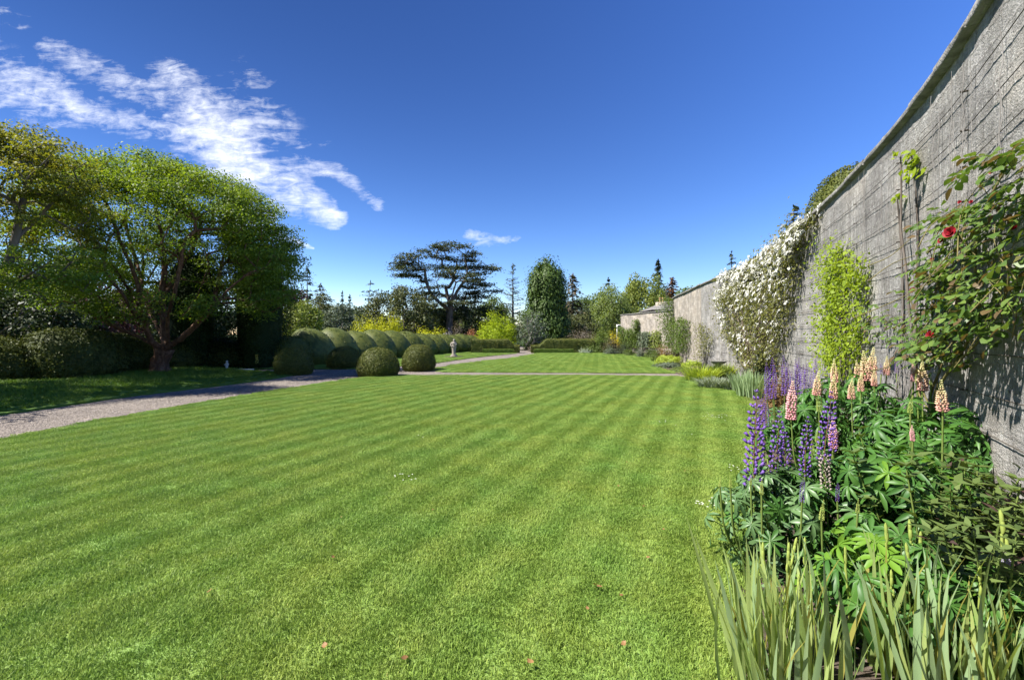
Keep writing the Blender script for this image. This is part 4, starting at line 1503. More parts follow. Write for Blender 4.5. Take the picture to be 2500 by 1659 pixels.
def cypress(name, label, x, y, h, prof, mat, n=220, per=60, leaf=0.16, spread=0.30, cat='tree', ysq=1.0, vert=1.6, trunk=True):
    """Dense column of upright sprays; prof(t) gives the radius at height t*h."""
    root = thing(name, label, cat, (x, y, 0))
    t = R.uniform(0.0, 1, n * 3)
    rr = np.array([prof(v) for v in t])
    keep = R.uniform(size=len(t)) < rr / rr.max() * 0.9 + 0.1
    t, rr = t[keep][:n], rr[keep][:n]
    a = R.uniform(0, 2 * np.pi, len(t))
    k = R.uniform(0.70, 1.0, len(t)) * (1 + 0.20 * lumps(np.column_stack((np.cos(a) * 1.2, np.sin(a) * 1.2, t * 2.6)), 1.9, int(h * 10)))
    d = np.column_stack((np.cos(a), np.sin(a) * ysq, np.zeros(len(t))))
    C = np.array((x, y, 0)) + d * (rr * k)[:, None] + np.column_stack((np.zeros((len(t), 2)), t * h))
    off = R.normal(size=(len(t), per, 3)) * np.array((spread, spread, spread * vert))
    P = (C[:, None] + off).reshape(-1, 3)
    P[:, 2] = np.clip(P[:, 2], 0.02, None)
    out = np.repeat(d, per, 0) * 0.8 + off.reshape(-1, 3) / spread * 0.5 + np.array((0, 0, 0.35))
    tint = np.clip(0.5 * np.repeat(R.uniform(0, 1, len(t)), per) + 0.5 * R.uniform(0, 1, len(P)), 0, 1)
    g = leaf_geo(P, out + R.normal(0, 0.3, P.shape), leaf, 1.8, tint, np.tile((0, 0, 1.0), (len(P), 1)))
    # an inner body so that no light comes straight through the column
    zz = np.linspace(0, 1, 12)
    body = lathe([(max(0.02, prof(v) * 0.72), v * h * 0.97) for v in zz], 14, x, y)
    body.tq = [np.full(len(q), 0.15) for q in body.Q]
    g.merge(body)
    g.build('crown', MAT[mat], root)
    if trunk:
        tube([(x, y, -0.1), (x, y, h * 0.5)], [max(0.12, h * 0.02), 0.05], 6).build('trunk', MAT['bark'], root)
    return root


def cedar():
    """Cedar with several stems and flat plates of foliage."""
    Z0 = 56.0

    def q(cx, cy, dz=0.0):          # measured in a 6.03-times enlargement of the tree
        return at(950 + cx / 6.03, 570 + cy / 6.03, Z0 + dz)

    b = q(880, 1320)
    b[2] = 0
    b2 = q(650, 1300, 1.0)
    b2[2] = 0
    root = thing('cedar_tree', 'big old cedar with flat layered plates of dark foliage', 'tree', tuple(b))
    lines = [(-1, 0, [b, q(890, 1150), q(905, 1030), q(945, 960), q(1000, 850), q(1060, 760), q(1120, 680), q(1150, 590), q(1145, 480), q(1120, 400)]),
             (0, 2, [q(925, 950, -.6), q(945, 850, -1), q(970, 770, -1.4), q(985, 720, -1.6)]),
             (0, 2, [q(860, 930, .8), q(800, 905, 1.2), q(750, 880, 1.2), q(715, 800, 1), q(700, 700, .6)]),
             (-1, 0, [b2, q(650, 1100, 1), q(655, 950, 1), q(670, 800, 1), q(680, 650, 1), q(685, 480, .8), q(700, 350, .6), q(760, 260, .5), q(830, 190, .5)]),
             (3, 3, [q(610, 730, -1), q(585, 640, -1.6), q(570, 560, -2), q(500, 500, -2.4), q(400, 430, -2.6)]),
             (-1, 0, [q(765, 1010, 2) * (1, 1, 0), q(765, 1000, 2), q(780, 930, 2), q(760, 880, 2)])]
    nodes, par = polyline_nodes(lines)
    plates = [  # centre x, y, half width, half height in the enlargement, depth offset
        (780, 190, 110, 26, 0), (900, 165, 80, 24, 1), (1040, 195, 120, 24, -1), (800, 240, 110, 26, 1.5), (700, 200, 50, 22, -.8),
        (330, 320, 150, 26, -2), (520, 270, 90, 18, -1), (250, 360, 120, 28, -3), (170, 430, 110, 26, -2.4), (330, 440, 160, 30, -1.5), (130, 490, 90, 22, -1),
        (260, 520, 170, 26, -3), (450, 510, 110, 26, -2.2), (270, 600, 130, 24, -2), (400, 620, 110, 26, -1), (180, 620, 60, 16, -2.6), (510, 700, 70, 22, -1.5),
        (680, 340, 90, 28, 0), (840, 370, 120, 28, 1), (1180, 330, 100, 26, 0), (1230, 280, 50, 14, 0), (1080, 400, 170, 28, 1), (1210, 400, 60, 18, 1),
        (720, 480, 130, 30, -.5), (900, 500, 140, 34, -1), (860, 560, 130, 32, -1.8), (1060, 490, 130, 30, 1), (1230, 510, 130, 24, 2), (1400, 500, 160, 24, 1), (1520, 520, 90, 22, 0),
        (1340, 590, 140, 26, 2), (1180, 620, 120, 24, -2), (960, 640, 130, 22, 1), (1330, 680, 110, 22, 2.5), (1180, 700, 110, 30, -2), (760, 610, 90, 24, 2),
        (1420, 760, 90, 22, 2), (1290, 740, 120, 22, 1), (1200, 790, 130, 24, 0), (830, 780, 80, 22, 1), (1560, 850, 80, 12, 1), (1330, 860, 110, 22, 2), (1200, 880, 120, 26, 2.5),
        (1390, 930, 90, 20, 2), (1180, 950, 150, 24, 3), (1040, 950, 110, 24, 3), (560, 800, 90, 26, 1), (600, 870, 110, 14, -2), (500, 900, 110, 30, 2), (560, 960, 120, 26, 1),
        (850, 910, 110, 14, 1.5), (830, 1030, 100, 12, -2), (1040, 1020, 160, 14, -2), (1250, 1010, 90, 12, 0), (600, 1060, 120, 30, 3), (760, 1130, 110, 30, 3), (1080, 1100, 150, 40, 3), (1200, 1180, 130, 40, 3), (640, 1180, 100, 40, 3), (1020, 1230, 120, 40, 3.5),
    ]
    k = Z0 / FPX / 6.03
    P, tg = [], []
    for cx, cy, hw, hh, dz in plates:
        c = q(cx, cy, dz)
        m = int(6 + hw * 0.11)
        sub = np.column_stack((R.uniform(-1, 1, m) * hw * k, R.normal(0, hw * 0.5 * k, m), R.normal(0, hh * 0.5 * k, m)))
        sub[:, 2] += np.abs(sub[:, 0]) * R.uniform(-0.12, 0.22)
        per = 17
        off = np.repeat(sub, per, 0) + R.normal(size=(m * per, 3)) * np.array((0.48, 0.48, 0.10))
        off[:, 2] -= 0.12 * (off[:, 0] - np.repeat(sub[:, 0], per)) ** 2
        P.append(c + off)
        for s in (-0.5, 0.1, 0.6):
            tg.append(c + np.array((s * hw * k, R.normal(0, 0.3) * hw * k, -0.12)))
    T = np.array(tg)
    pos, pr, tips = grow(nodes, par, T, b + (0, 0, 4), bend=0.15, bias=0.2, seg=1.0)
    rad = radii(pos, pr, tips, 0.03, 0.52)
    edges_tubes(pos, pr, rad, 6).build('trunk', MAT['bark'], root)
    P = np.vstack(P)
    leaf_geo(P, np.array((0, 0, 1.0)) + R.normal(0, 0.45, P.shape), 0.30, 2.4, None, R.normal(size=P.shape) * (1, 1, 0.2)).build('crown', MAT['cedar'], root)
    return root


cedar()


def px_tree(x, ytop, w, Z):
    """Ground x, height and half width of something whose top shows at x, ytop and spans w columns at distance Z."""
    return (x - CX) / FPX * Z, CAMH + (HY - ytop) / FPX * Z, w / FPX * Z * 0.5


# columnar yews behind the maple
irish = lambda r: (lambda t: r * (0.80 + 0.25 * math.sin(min(1, t * 1.3) * math.pi * 0.75)) * (1 - max(0, t - 0.78) ** 1.6 * 6.5))
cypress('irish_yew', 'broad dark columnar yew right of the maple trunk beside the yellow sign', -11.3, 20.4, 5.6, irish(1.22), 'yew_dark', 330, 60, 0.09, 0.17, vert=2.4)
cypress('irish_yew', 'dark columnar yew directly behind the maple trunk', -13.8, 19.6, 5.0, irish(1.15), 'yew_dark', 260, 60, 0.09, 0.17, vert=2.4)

# the lawson cypress in the middle distance
def law(t):
    return 2.35 * (0.94 - 0.28 * max(0, t - 0.25)) * (1 if t < 0.62 else max(0.02, 1 - ((t - 0.62) / 0.38) ** 2.3)) * (1 if t > 0.08 else 0.86)
x, h, r = px_tree(1336, 634, 100, 47)
cypress('cypress_tree', 'tall dense dark green conifer with rounded top behind the far hedge', x, 47, h, law, 'cypress', 420, 70, 0.24, 0.30, vert=1.3)
x2, h2, r2 = px_tree(1300, 660, 60, 47.5)

# broadleaves and conifers of the far garden, left to right
for (nm, lab, px, yt, w, Z, kind, kw) in [
    ('beech_tree', 'purple leaved beech seen through the maple branches', 255, 655, 240, 27, 'b', dict(mat='beech_purple', per=80, n=90, leaf=0.16, spread=0.5, z0=0.5)),
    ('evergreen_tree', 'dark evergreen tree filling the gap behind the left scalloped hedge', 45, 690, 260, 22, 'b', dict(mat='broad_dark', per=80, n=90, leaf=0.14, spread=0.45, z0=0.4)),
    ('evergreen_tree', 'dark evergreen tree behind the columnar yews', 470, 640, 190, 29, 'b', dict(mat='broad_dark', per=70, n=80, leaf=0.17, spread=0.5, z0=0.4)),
    ('beech_tree', 'purple leaved tree peeping past the right side of the maple', 715, 690, 70, 52, 'b', dict(mat='beech_purple', per=60, n=50, leaf=0.25, spread=0.6, z0=0.8)),
    ('spruce_tree', 'tall grey green spruce just right of the maple', 750, 655, 100, 75, 'c', dict(mat='spruce', card=0.62, levels=22, nb=7, gap=0.22, per=0.9)),
    ('pine_tree', 'shorter dark conifer leaning against the tall spruce', 783, 695, 100, 72, 'c', dict(mat='spruce', card=0.6, levels=16, nb=6, gap=0.15, power=0.6)),
    ('spruce_tree', 'tiny distant pointed spruce left of the other', 836, 712, 18, 110, 'c', dict(mat='spruce', card=0.7, levels=18, nb=5)),
    ('spruce_tree', 'tiny distant broader spruce right of the other', 854, 722, 26, 100, 'c', dict(mat='spruce', card=0.7, levels=16, nb=5)),
    ('pine_tree', 'thin leaning scraggy pine left of the cedar', 896, 688, 46, 85, 'c', dict(mat='spruce', card=0.6, levels=16, nb=5, gap=0.35, lean=0.06, power=0.4)),
    ('holm_oak', 'broad dark evergreen oak left of the cedar', 985, 700, 190, 52, 'b', dict(mat='holm', per=90, n=150, leaf=0.22, spread=0.55, z0=0.5, dents=0.1)),
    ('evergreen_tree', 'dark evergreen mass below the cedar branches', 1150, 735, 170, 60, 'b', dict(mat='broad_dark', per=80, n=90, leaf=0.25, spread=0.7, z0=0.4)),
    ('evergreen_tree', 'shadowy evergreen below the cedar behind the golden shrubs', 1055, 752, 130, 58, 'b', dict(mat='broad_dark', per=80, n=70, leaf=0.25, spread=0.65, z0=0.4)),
    ('grey_bush', 'grey green evergreen bush behind the wavy hedge', 828, 735, 86, 46, 'b', dict(mat='greygreen', per=90, n=70, leaf=0.16, spread=0.4, z0=0.3)),
    ('juniper', 'feathery olive green conifer bush behind the near waves', 735, 738, 110, 40, 'b', dict(mat='juniper', per=90, n=80, leaf=0.18, spread=0.35, z0=0.3, updir=0.2, flat=1.2)),
    ('juniper', 'feathery olive conifer bush between the juniper and the grey bush', 785, 712, 70, 52, 'b', dict(mat='holm', per=80, n=50, leaf=0.2, spread=0.4, z0=0.3)),
    ('light_tree', 'light green leafy tree right of the cedar', 1205, 722, 70, 62, 'b', dict(mat='broad_light', per=60, n=60, leaf=0.25, spread=0.6, z0=0.5)),
    ('larch_tree', 'thin see through grey green larch with pointed top', 1252, 646, 62, 60, 'c', dict(mat='greygreen', card=0.32, levels=30, nb=6, gap=0.1, droop=-0.15, per=0.55, power=0.7)),
    ('pale_bush', 'greyish bush with bare pale twigs beside the dark conifer', 1292, 755, 90, 43, 'b', dict(mat='greygreen', per=34, n=80, leaf=0.15, spread=0.45, z0=0.2, bark='bark_pale', rtip=0.022, inner=0.3)),
    ('brown_conifer', 'brownish conifer with ragged top right of the tall dense conifer', 1398, 672, 62, 66, 'c', dict(mat='brown_conifer', card=0.6, levels=26, nb=8, power=0.5, gap=0.05, droop=0.4)),
    ('light_tree', 'small green tree showing between the brown conifer and the willow', 1428, 714, 76, 78, 'b', dict(mat='broad', per=60, n=60, leaf=0.3, spread=0.7, z0=0.5)),
    ('evergreen_tree', 'brown green yew right of the tall dense conifer', 1412, 765, 100, 52, 'b', dict(mat='holm', per=90, n=80, leaf=0.2, spread=0.5, z0=0.2)),
    ('evergreen_tree', 'deep green tree behind the brown green yew', 1450, 738, 84, 70, 'b', dict(mat='broad_dark', per=70, n=60, leaf=0.3, spread=0.7, z0=0.4)),
    ('light_tree', 'distant blue green tree above the willow', 1462, 708, 84, 95, 'b', dict(mat='broad', per=60, n=60, leaf=0.4, spread=0.9, z0=0.5)),
    ('willow_tree', 'soft pale green willow left of the far wall', 1497, 698, 104, 60, 'b', dict(mat='willow', per=110, n=90, leaf=0.22, spread=0.6, z0=0.4, bark='bark_pale', flat=1.0, updir=0.3)),
    ('spruce_tree', 'small dark spruce top above the willow', 1485, 680, 34, 100, 'c', dict(mat='spruce', card=0.75, levels=16, nb=6, gap=0.2)),
    ('thuja_tree', 'large rounded yellow green conifer behind the far wall', 1568, 680, 140, 66, 'b', dict(mat='juniper', per=130, n=120, leaf=0.28, spread=0.55, z0=0.2, flat=1.3, updir=0.2, dents=0.2)),
    ('light_tree', 'light green treetop on the left shoulder of the rounded conifer', 1545, 683, 40, 85, 'b', dict(mat='broad_light', per=60, n=40, leaf=0.3, spread=0.6, z0=0.5)),
    ('spruce_tree', 'tall dark spruce behind the chimney', 1607, 636, 46, 90, 'c', dict(mat='spruce', card=0.8, levels=30, nb=8, droop=0.3, power=0.75)),
    ('evergreen_tree', 'dark tree between the tall spruce and the copper tree', 1626, 690, 40, 88, 'b', dict(mat='broad_dark', per=60, n=50, leaf=0.35, spread=0.8, z0=0.5)),
    ('copper_tree', 'small copper brown pointed tree above the wall', 1643, 680, 40, 70, 'c', dict(mat='copper', card=0.55, levels=22, nb=9, power=0.5, droop=0.1, z0=2.0)),
    ('light_tree', 'bright green treetop showing over the pale wall bay', 1682, 694, 60, 55, 'b', dict(mat='broad', per=70, n=50, leaf=0.25, spread=0.5, z0=1.0)),
    ('spruce_tree', 'spruce with long side boughs behind the clematis', 1786, 617, 72, 42, 'c', dict(mat='spruce', card=0.36, levels=20, nb=6, gap=0.25, droop=0.05, per=1.0)),
    ('evergreen_tree', 'small dark treetop right of the spruce behind the clematis', 1815, 640, 40, 40, 'b', dict(mat='broad_dark', per=60, n=36, leaf=0.16, spread=0.35, z0=2.5)),
    ('fir_tree', 'blue green fir peeping over the wall above the clematis', 1938, 508, 76, 24, 'c', dict(mat='greygreen', card=0.24, levels=22, nb=8, droop=0.1, power=0.6, z0=1.5)),
]:
    X, h, rr = px_tree(px, yt, w, Z)
    if kind == 'b':
        kw = dict(kw)
        m = kw.pop('mat')
        z0 = kw.pop('z0')
        broadleaf(nm, lab, X, Z, h, rr, z0, m, **kw)
    else:
        kw = dict(kw)
        m = kw.pop('mat')
        conifer(nm, lab, X, Z, h, rr, m, **kw)

# clipped yew top looking over the wall
yx, yy = 7.95, 10.5
yw = thing('clipped_yew', 'rounded clipped yew top showing above the wall coping', 'topiary', (yx, yy, 0))
V, Q = dome_surface(0, 0, 1.0, 1.0, 91, 44, 18, 0.75, 0.05)
V = V * np.array((1.0, 1.0, 2.05)) + np.array((yx, yy, 3.35))
clothe(V, Q, 9000, 0.06, 0.07, 0.8).build('crown', MAT['yew'], yw)
tube([(yx, yy, 0), (yx + 0.05, yy, 1.8), (yx, yy, 3.7)], [0.16, 0.13, 0.10], 8).build('trunk', MAT['bark'], yw)

# a belt of distant woodland closes the horizon
for i, (X, Y, rx, h, m) in enumerate([(-95, 120, 30, 10, 'broad_dark'), (-45, 128, 26, 9.5, 'broad_dark'), (-8, 130, 24, 10, 'broad'), (28, 126, 22, 11, 'broad_dark'), (62, 120, 26, 11, 'broad'), (-42, 50, 12, 7.5, 'broad_dark'), (-30, 38, 7, 5.6, 'broad_dark'), (-27, 24, 5, 4.6, 'broad_dark')]):
    C = shell_points(90, (X, Y, h * 0.42), (rx, 6 if Y > 60 else 4, h * 0.5), 0.5, 0.3, 100 + i)
    o = clusters(C, 150, 1.3 if Y > 60 else 0.7, 0.7, 0.65 if Y > 60 else 0.3, 0.5).build('distant_woodland', MAT[m], origin=(X, Y, 0))
    tag(o, ['far dark woodland beyond the left maples', 'far dark woodland left of the cedar', 'far green woodland behind the cedar', 'far dark woodland behind the willow', 'far green woodland beyond the wall', 'dark woodland belt behind the wavy hedge', 'dark evergreen belt behind the purple beech', 'dark evergreen belt behind the left hedge'][i], 'woodland', kind='stuff')

# ------------------------------------------------------------------ shrubs of the far border
def bush(name, label, x, y, rx, ry, h, mat, n=2200, leaf=0.1, lump=24, spread=0.2, upright=0.5, cat='shrub', group=None, z0=0.0, stems=0, aspect=1.7, parts=True):
    """A mounded shrub: leaf clumps over a lumpy mound, with stems beneath when stems > 0."""
    root = thing(name, label, cat, (x, y, 0), group)
    d = unit(R.normal(size=(lump, 3)) * (1, 1, 0.9))
    d[:, 2] = np.abs(d[:, 2])
    k = R.uniform(0.62, 0.98, lump)[:, None]
    C = np.array((x, y, z0)) + d * k * np.array((rx, ry, h - z0))
    per = max(8, n // lump)
    off = R.normal(size=(lump, per, 3)) * spread * np.array((rx, ry, (h - z0) * 0.8)) 
    P = (C[:, None] + off).reshape(-1, 3)
    P[:, 2] = np.clip(P[:, 2], 0.03, None)
    Nn = unit(off.reshape(-1, 3) + np.repeat(d, per, 0) * 0.15) + np.array((0, 0, upright))
    tint = np.clip(0.4 * np.repeat(R.uniform(0, 1, lump), per) + 0.6 * R.uniform(0, 1, len(P)), 0, 1)
    g = leaf_geo(P, Nn + R.normal(0, 0.35, P.shape), leaf, aspect, tint)
    m = n // 3
    q = unit(R.normal(size=(m, 3)))
    q[:, 2] = np.abs(q[:, 2])
    g.merge(leaf_geo(np.array((x, y, z0)) + q * np.array((rx, ry, h - z0)) * R.uniform(0.2, 0.75, (m, 1)) + (0, 0, 0.03), q + R.normal(0, 0.6, q.shape), leaf * 1.4, aspect))
    g.build('foliage', MAT[mat], root)
    for _ in range(max(1, stems)):
        a = random.uniform(0, 6.28)
        e = np.array((x + rx * 0.5 * math.cos(a), y + ry * 0.5 * math.sin(a), h * 0.65))
        tube([(x, y, -0.05), ((x * 0.6 + e[0] * 0.4), (y * 0.6 + e[1] * 0.4), h * 0.35), e], [0.035, 0.022, 0.008], 5).build('stem', MAT['bark'], root)
    return root


def pxb(name, label, px, ytop, w, Z, mat, ybase=None, **kw):
    """Shrub whose top shows at px, ytop with a width of w columns, at distance Z."""
    X = (px - CX) / FPX * Z
    h = CAMH + (HY - ytop) / FPX * Z
    r = w / FPX * Z * 0.5
    return bush(name, label, X, Z, r, kw.pop('ry', r * 0.8), h, mat, **kw)


# behind the wavy hedge
pxb('laurel', 'dark laurel bank below the cedar behind the lime acer', 1185, 770, 170, 57, 'broad_dark', n=3600, leaf=0.2, lump=40)
pxb('laurel', 'dark laurel bank between the grey bush and the golden shrubs', 880, 772, 150, 55, 'broad_dark', n=3600, leaf=0.2, lump=40)
pxb('golden_shrub', 'tall golden yellow shrub behind the middle waves of the hedge', 895, 768, 96, 44, 'gold', n=3600, leaf=0.14, lump=40, spread=0.15, stems=3)
pxb('golden_shrub', 'golden yellow shrub with a pointed top right of the taller golden one', 950, 762, 76, 45.5, 'gold', n=3200, leaf=0.14, lump=34, spread=0.15, stems=3)
pxb('golden_shrub', 'spreading golden shrub below the cedar trunk', 1055, 791, 96, 47, 'gold', n=3200, leaf=0.14, lump=34, spread=0.15, stems=3)
pxb('mauve_shrub', 'greyish mauve bush right of the spreading golden shrub', 1118, 792, 58, 47, 'mauve', n=1800, leaf=0.12, stems=2)
pxb('azalea', 'orange pink azalea below the lime green acer', 1150, 806, 46, 46, 'azalea', n=1600, leaf=0.11, stems=2)
pxb('rhododendron', 'small pale lilac flowering shrub beside the mauve bush', 1094, 806, 22, 46, 'lilac', n=700, leaf=0.11)
pxb('lime_acer', 'rounded lime green acer behind the left far hedge', 1213, 758, 116, 43, 'lime', n=6500, leaf=0.13, lump=80, spread=0.11, stems=5)
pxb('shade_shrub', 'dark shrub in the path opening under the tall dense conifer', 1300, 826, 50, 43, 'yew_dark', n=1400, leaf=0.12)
pxb('heather_bush', 'small mauve bush in the shadow of the path opening', 1300, 842, 26, 40.5, 'mauve', n=500, leaf=0.08)
pxb('mauve_shrub', 'pale pinkish brown shrub above the right far hedge', 1425, 806, 90, 41, 'mauve', n=2200, leaf=0.1, stems=2)
pxb('green_shrub', 'yellowish shrub band between the right far hedge and the far wall', 1480, 806, 110, 44, 'juniper', n=2400, leaf=0.12, stems=2)
pxb('pink_azalea', 'magenta azalea peeping past the columnar yew', 543, 846, 40, 22.5, 'pink', n=700, leaf=0.07, z0=0.4)
pxb('small_shrub', 'small bright green shoot on top of the near waves', 782, 802, 14, 24.5, 'juniper', n=300, leaf=0.06, z0=1.2)

# border in front of the far walls
for a in [
    ('euphorbia', 'rounded bright green shrub at the end of the right far hedge', 1466, 806, 56, 37.5, 'climber', dict(n=2400, leaf=0.1)),
    ('green_shrub', 'low bright green shrub at the near foot of the rounded green shrub', 1448, 832, 56, 36.8, 'broad_light', dict(n=1500, leaf=0.09)),
    ('yellow_shrub', 'bright yellow flowering shrub beside the far wall', 1499, 813, 34, 37.5, 'yellow', dict(n=1400, leaf=0.09)),
    ('barberry', 'low bronze brown shrub below the yellow flowers', 1497, 828, 60, 36, 'brown_conifer', dict(n=1700, leaf=0.09)),
    ('barberry', 'dark bronze shrub at the foot of the far rounded wall', 1528, 836, 44, 34.5, 'broad_dark', dict(n=1300, leaf=0.08)),
    ('lavender_clump', 'low silver clump at the corner of the far lawn', 1428, 848, 40, 36.2, 'silver', dict(n=900, leaf=0.07)),
    ('grey_clump', 'grey green grassy clump at the end of the far lawn', 1494, 847, 42, 34, 'greygreen', dict(n=1300, leaf=0.1, upright=0.1, aspect=4)),
    ('low_shrub', 'small deep green mound between the grey clump and the wall', 1537, 850, 30, 32, 'broad', dict(n=900, leaf=0.07)),
    ('sage_clump', 'low grey mound beside the far lawn edge', 1565, 848, 34, 30, 'greygreen', dict(n=900, leaf=0.06)),
    ('low_shrub', 'small dark green mound in the middle of the far border', 1590, 846, 34, 29, 'broad', dict(n=900, leaf=0.07)),
    ('spurge', 'rust coloured feathery clump below the climbing column', 1624, 840, 46, 26, 'rust', dict(n=1600, leaf=0.08, upright=0.1, aspect=3)),
    ('barberry', 'dark maroon shrub right of the rusty clump', 1651, 846, 34, 25, 'brown_conifer', dict(n=1100, leaf=0.07)),
    ('low_shrub', 'green mound left of the rusty clump', 1604, 856, 36, 25, 'broad', dict(n=900, leaf=0.06)),
    ('daylily_clump', 'light yellow green foliage in the border bend', 1636, 868, 62, 22.5, 'yellow_grass', dict(n=1500, leaf=0.16, upright=0.0, aspect=6)),
    ('groundcover', 'wide grey green mat of small leaves beside the far lawn', 1640, 884, 84, 20.6, 'greygreen', dict(n=2600, leaf=0.06)),
    ('daylily_clump', 'fresh green foliage clump at the foot of the pale bay', 1692, 880, 56, 19.4, 'yellow_grass', dict(n=1500, leaf=0.15, upright=0.0, aspect=6)),
    ('groundcover', 'low leafy mat where the crosspath meets the border', 1668, 897, 66, 18.4, 'broad', dict(n=1800, leaf=0.05)),
    ('groundcover', 'pinkish brown low mat below the old espalier', 1702, 893, 40, 18.6, 'mauve', dict(n=900, leaf=0.05)),
    ('shade_shrub', 'dark leafy shrub at the foot of the clematis', 1858, 868, 60, 11.8, 'broad_dark', dict(n=2200, leaf=0.06)),
    ('feathery_clump', 'feathery ochre stems behind the back purple spikes', 1900, 905, 66, 8.2, 'rust', dict(n=1700, leaf=0.06, upright=0.0, aspect=4)),
]:
    nm, lab, px, yt, w, Z, m, kw = a
    pxb(nm, lab, px, yt, w, Z, m, **kw)


def blades_clump(name, label, x, y, rx, ry, h, mat, n, width, cat='plant', arch=0.6, lean=(0, 0), group=None):
    """Grassy clump: arching strap leaves."""
    root = thing(name, label, cat, (x, y, 0), group)
    a = R.uniform(0, 2 * np.pi, n)
    r0 = np.sqrt(R.uniform(0, 1, n))
    P = np.column_stack((x + rx * 0.6 * r0 * np.cos(a), y + ry * 0.6 * r0 * np.sin(a), np.full(n, 0.02)))
    d = np.column_stack((np.cos(a), np.sin(a), np.zeros(n))) * r0[:, None] + np.column_stack((R.normal(0, 0.3, n), R.normal(0, 0.3, n), np.zeros(n))) + np.array((lean[0], lean[1], 0))
    L = h * R.uniform(0.7, 1.15, n)[:, None]
    side = unit(np.column_stack((-d[:, 1], d[:, 0], np.zeros(n))) + R.normal(0, 0.4, (n, 3)) * (1, 1, 0))
    rings = []
    for t, w in ((0, 0.7), (0.35, 1.0), (0.7, 0.7), (1.0, 0.05)):
        c = P + d * L * arch * t ** 1.8 + np.array((0, 0, 1.0)) * L * (t - 0.32 * arch * np.linalg.norm(d, axis=1, keepdims=True) * t ** 2.5)
        rings.append(c - side * width * w / 2)
        rings.append(c + side * width * w / 2)
    V = np.stack(rings, 1).reshape(-1, 3)
    b = np.arange(n)[:, None] * 8
    Q = np.concatenate([b + np.array([[2 * k, 2 * k + 1, 2 * k + 3, 2 * k + 2]]) for k in range(3)])
    tint = np.tile(R.uniform(0, 1, n), 3)
    Geo().add(V, Q, tint=tint).build('foliage', MAT[mat], root)
    return root


for (nm, lab, px, py, rx, ry, h, m, n, wd, ar) in [
    ('hakone_grass', 'yellow green arching grass clump at the end of the crosspath', 1712, 932, 0.75, 0.7, 0.55, 'yellow_grass', 420, 0.022, 0.7),
    ('hakone_grass', 'brighter yellow grass clump below the stone basin', 1768, 924, 0.6, 0.6, 0.55, 'yellow_grass', 340, 0.022, 0.7),
    ('daylily_clump', 'fresh green strap leaved clump between the yellow grasses', 1742, 928, 0.45, 0.5, 0.6, 'climber', 200, 0.025, 0.6),
    ('silver_clump', 'silvery low foliage along the curve of the lawn', 1748, 948, 0.75, 0.55, 0.34, 'silver', 420, 0.02, 0.9),
    ('silver_clump', 'silvery low foliage beside the grey green iris leaves', 1795, 953, 0.6, 0.5, 0.34, 'silver', 300, 0.02, 0.9),
    ('iris_clump', 'pale green upright sword leaves behind the purple spikes', 1832, 970, 0.55, 0.6, 0.62, 'iris_blue', 190, 0.03, 0.3),
    ('iris_clump', 'second pale upright sword leaf clump nearer the silver foliage', 1818, 958, 0.5, 0.5, 0.5, 'iris_blue', 150, 0.03, 0.35),
]:
    X, Y = gp(px, py)
    blades_clump(nm, lab, X, Y, rx, ry, h, MAT and m, n, wd, arch=ar)
# tall grass tufts by the old hedge
for i, (px, py) in enumerate([(255, 921), (283, 919), (225, 925)]):
    X, Y = gp(px, py)
    blades_clump('grass_tuft', ['tall wispy grass tuft left of the maple trunk, tallest of three', 'wispy grass tuft nearest the maple trunk', 'wispy grass tuft farthest from the maple trunk'][i], X, Y, 0.5, 0.3, (0.5, 0.4, 0.33)[i], 'verge_blade', 90, 0.012, arch=0.3)


# ------------------------------------------------------------------ climbers on the walls
def on_wall(line, poly, n):
    """Points of a wall whose view in the frame falls inside poly: returns s, z."""
    poly = np.asarray(poly, float)
    lo, hi = poly.min(0), poly.max(0)
    k = (line.L[:, 0] / np.maximum(line.L[:, 1], 0.2))
    out = []
    got = 0
    smin, smax = sorted((line.s_at_px(lo[0]), line.s_at_px(hi[0])))
    for _ in range(400):
        if got >= n:
            break
        s = R.uniform(smin, smax, n * 2)
        p = line.pos(s)
        z = R.uniform(0.0, 4.2, n * 2)
        px = CX + p[:, 0] / p[:, 1] * FPX
        py = HY - (z - CAMH) / p[:, 1] * FPX
        ok = inside(poly, np.column_stack((px, py)))
        out.append(np.column_stack((s[ok], z[ok])))
        got += ok.sum()
    o = np.concatenate(out)[:n]
    if len(o) < n:
        print('on_wall short', poly[0], len(o), n)
        o = o[R.integers(0, len(o), n)] if len(o) else np.column_stack((np.full(n, smin), R.uniform(0.2, 2, n)))
    return o[:, 0], o[:, 1]


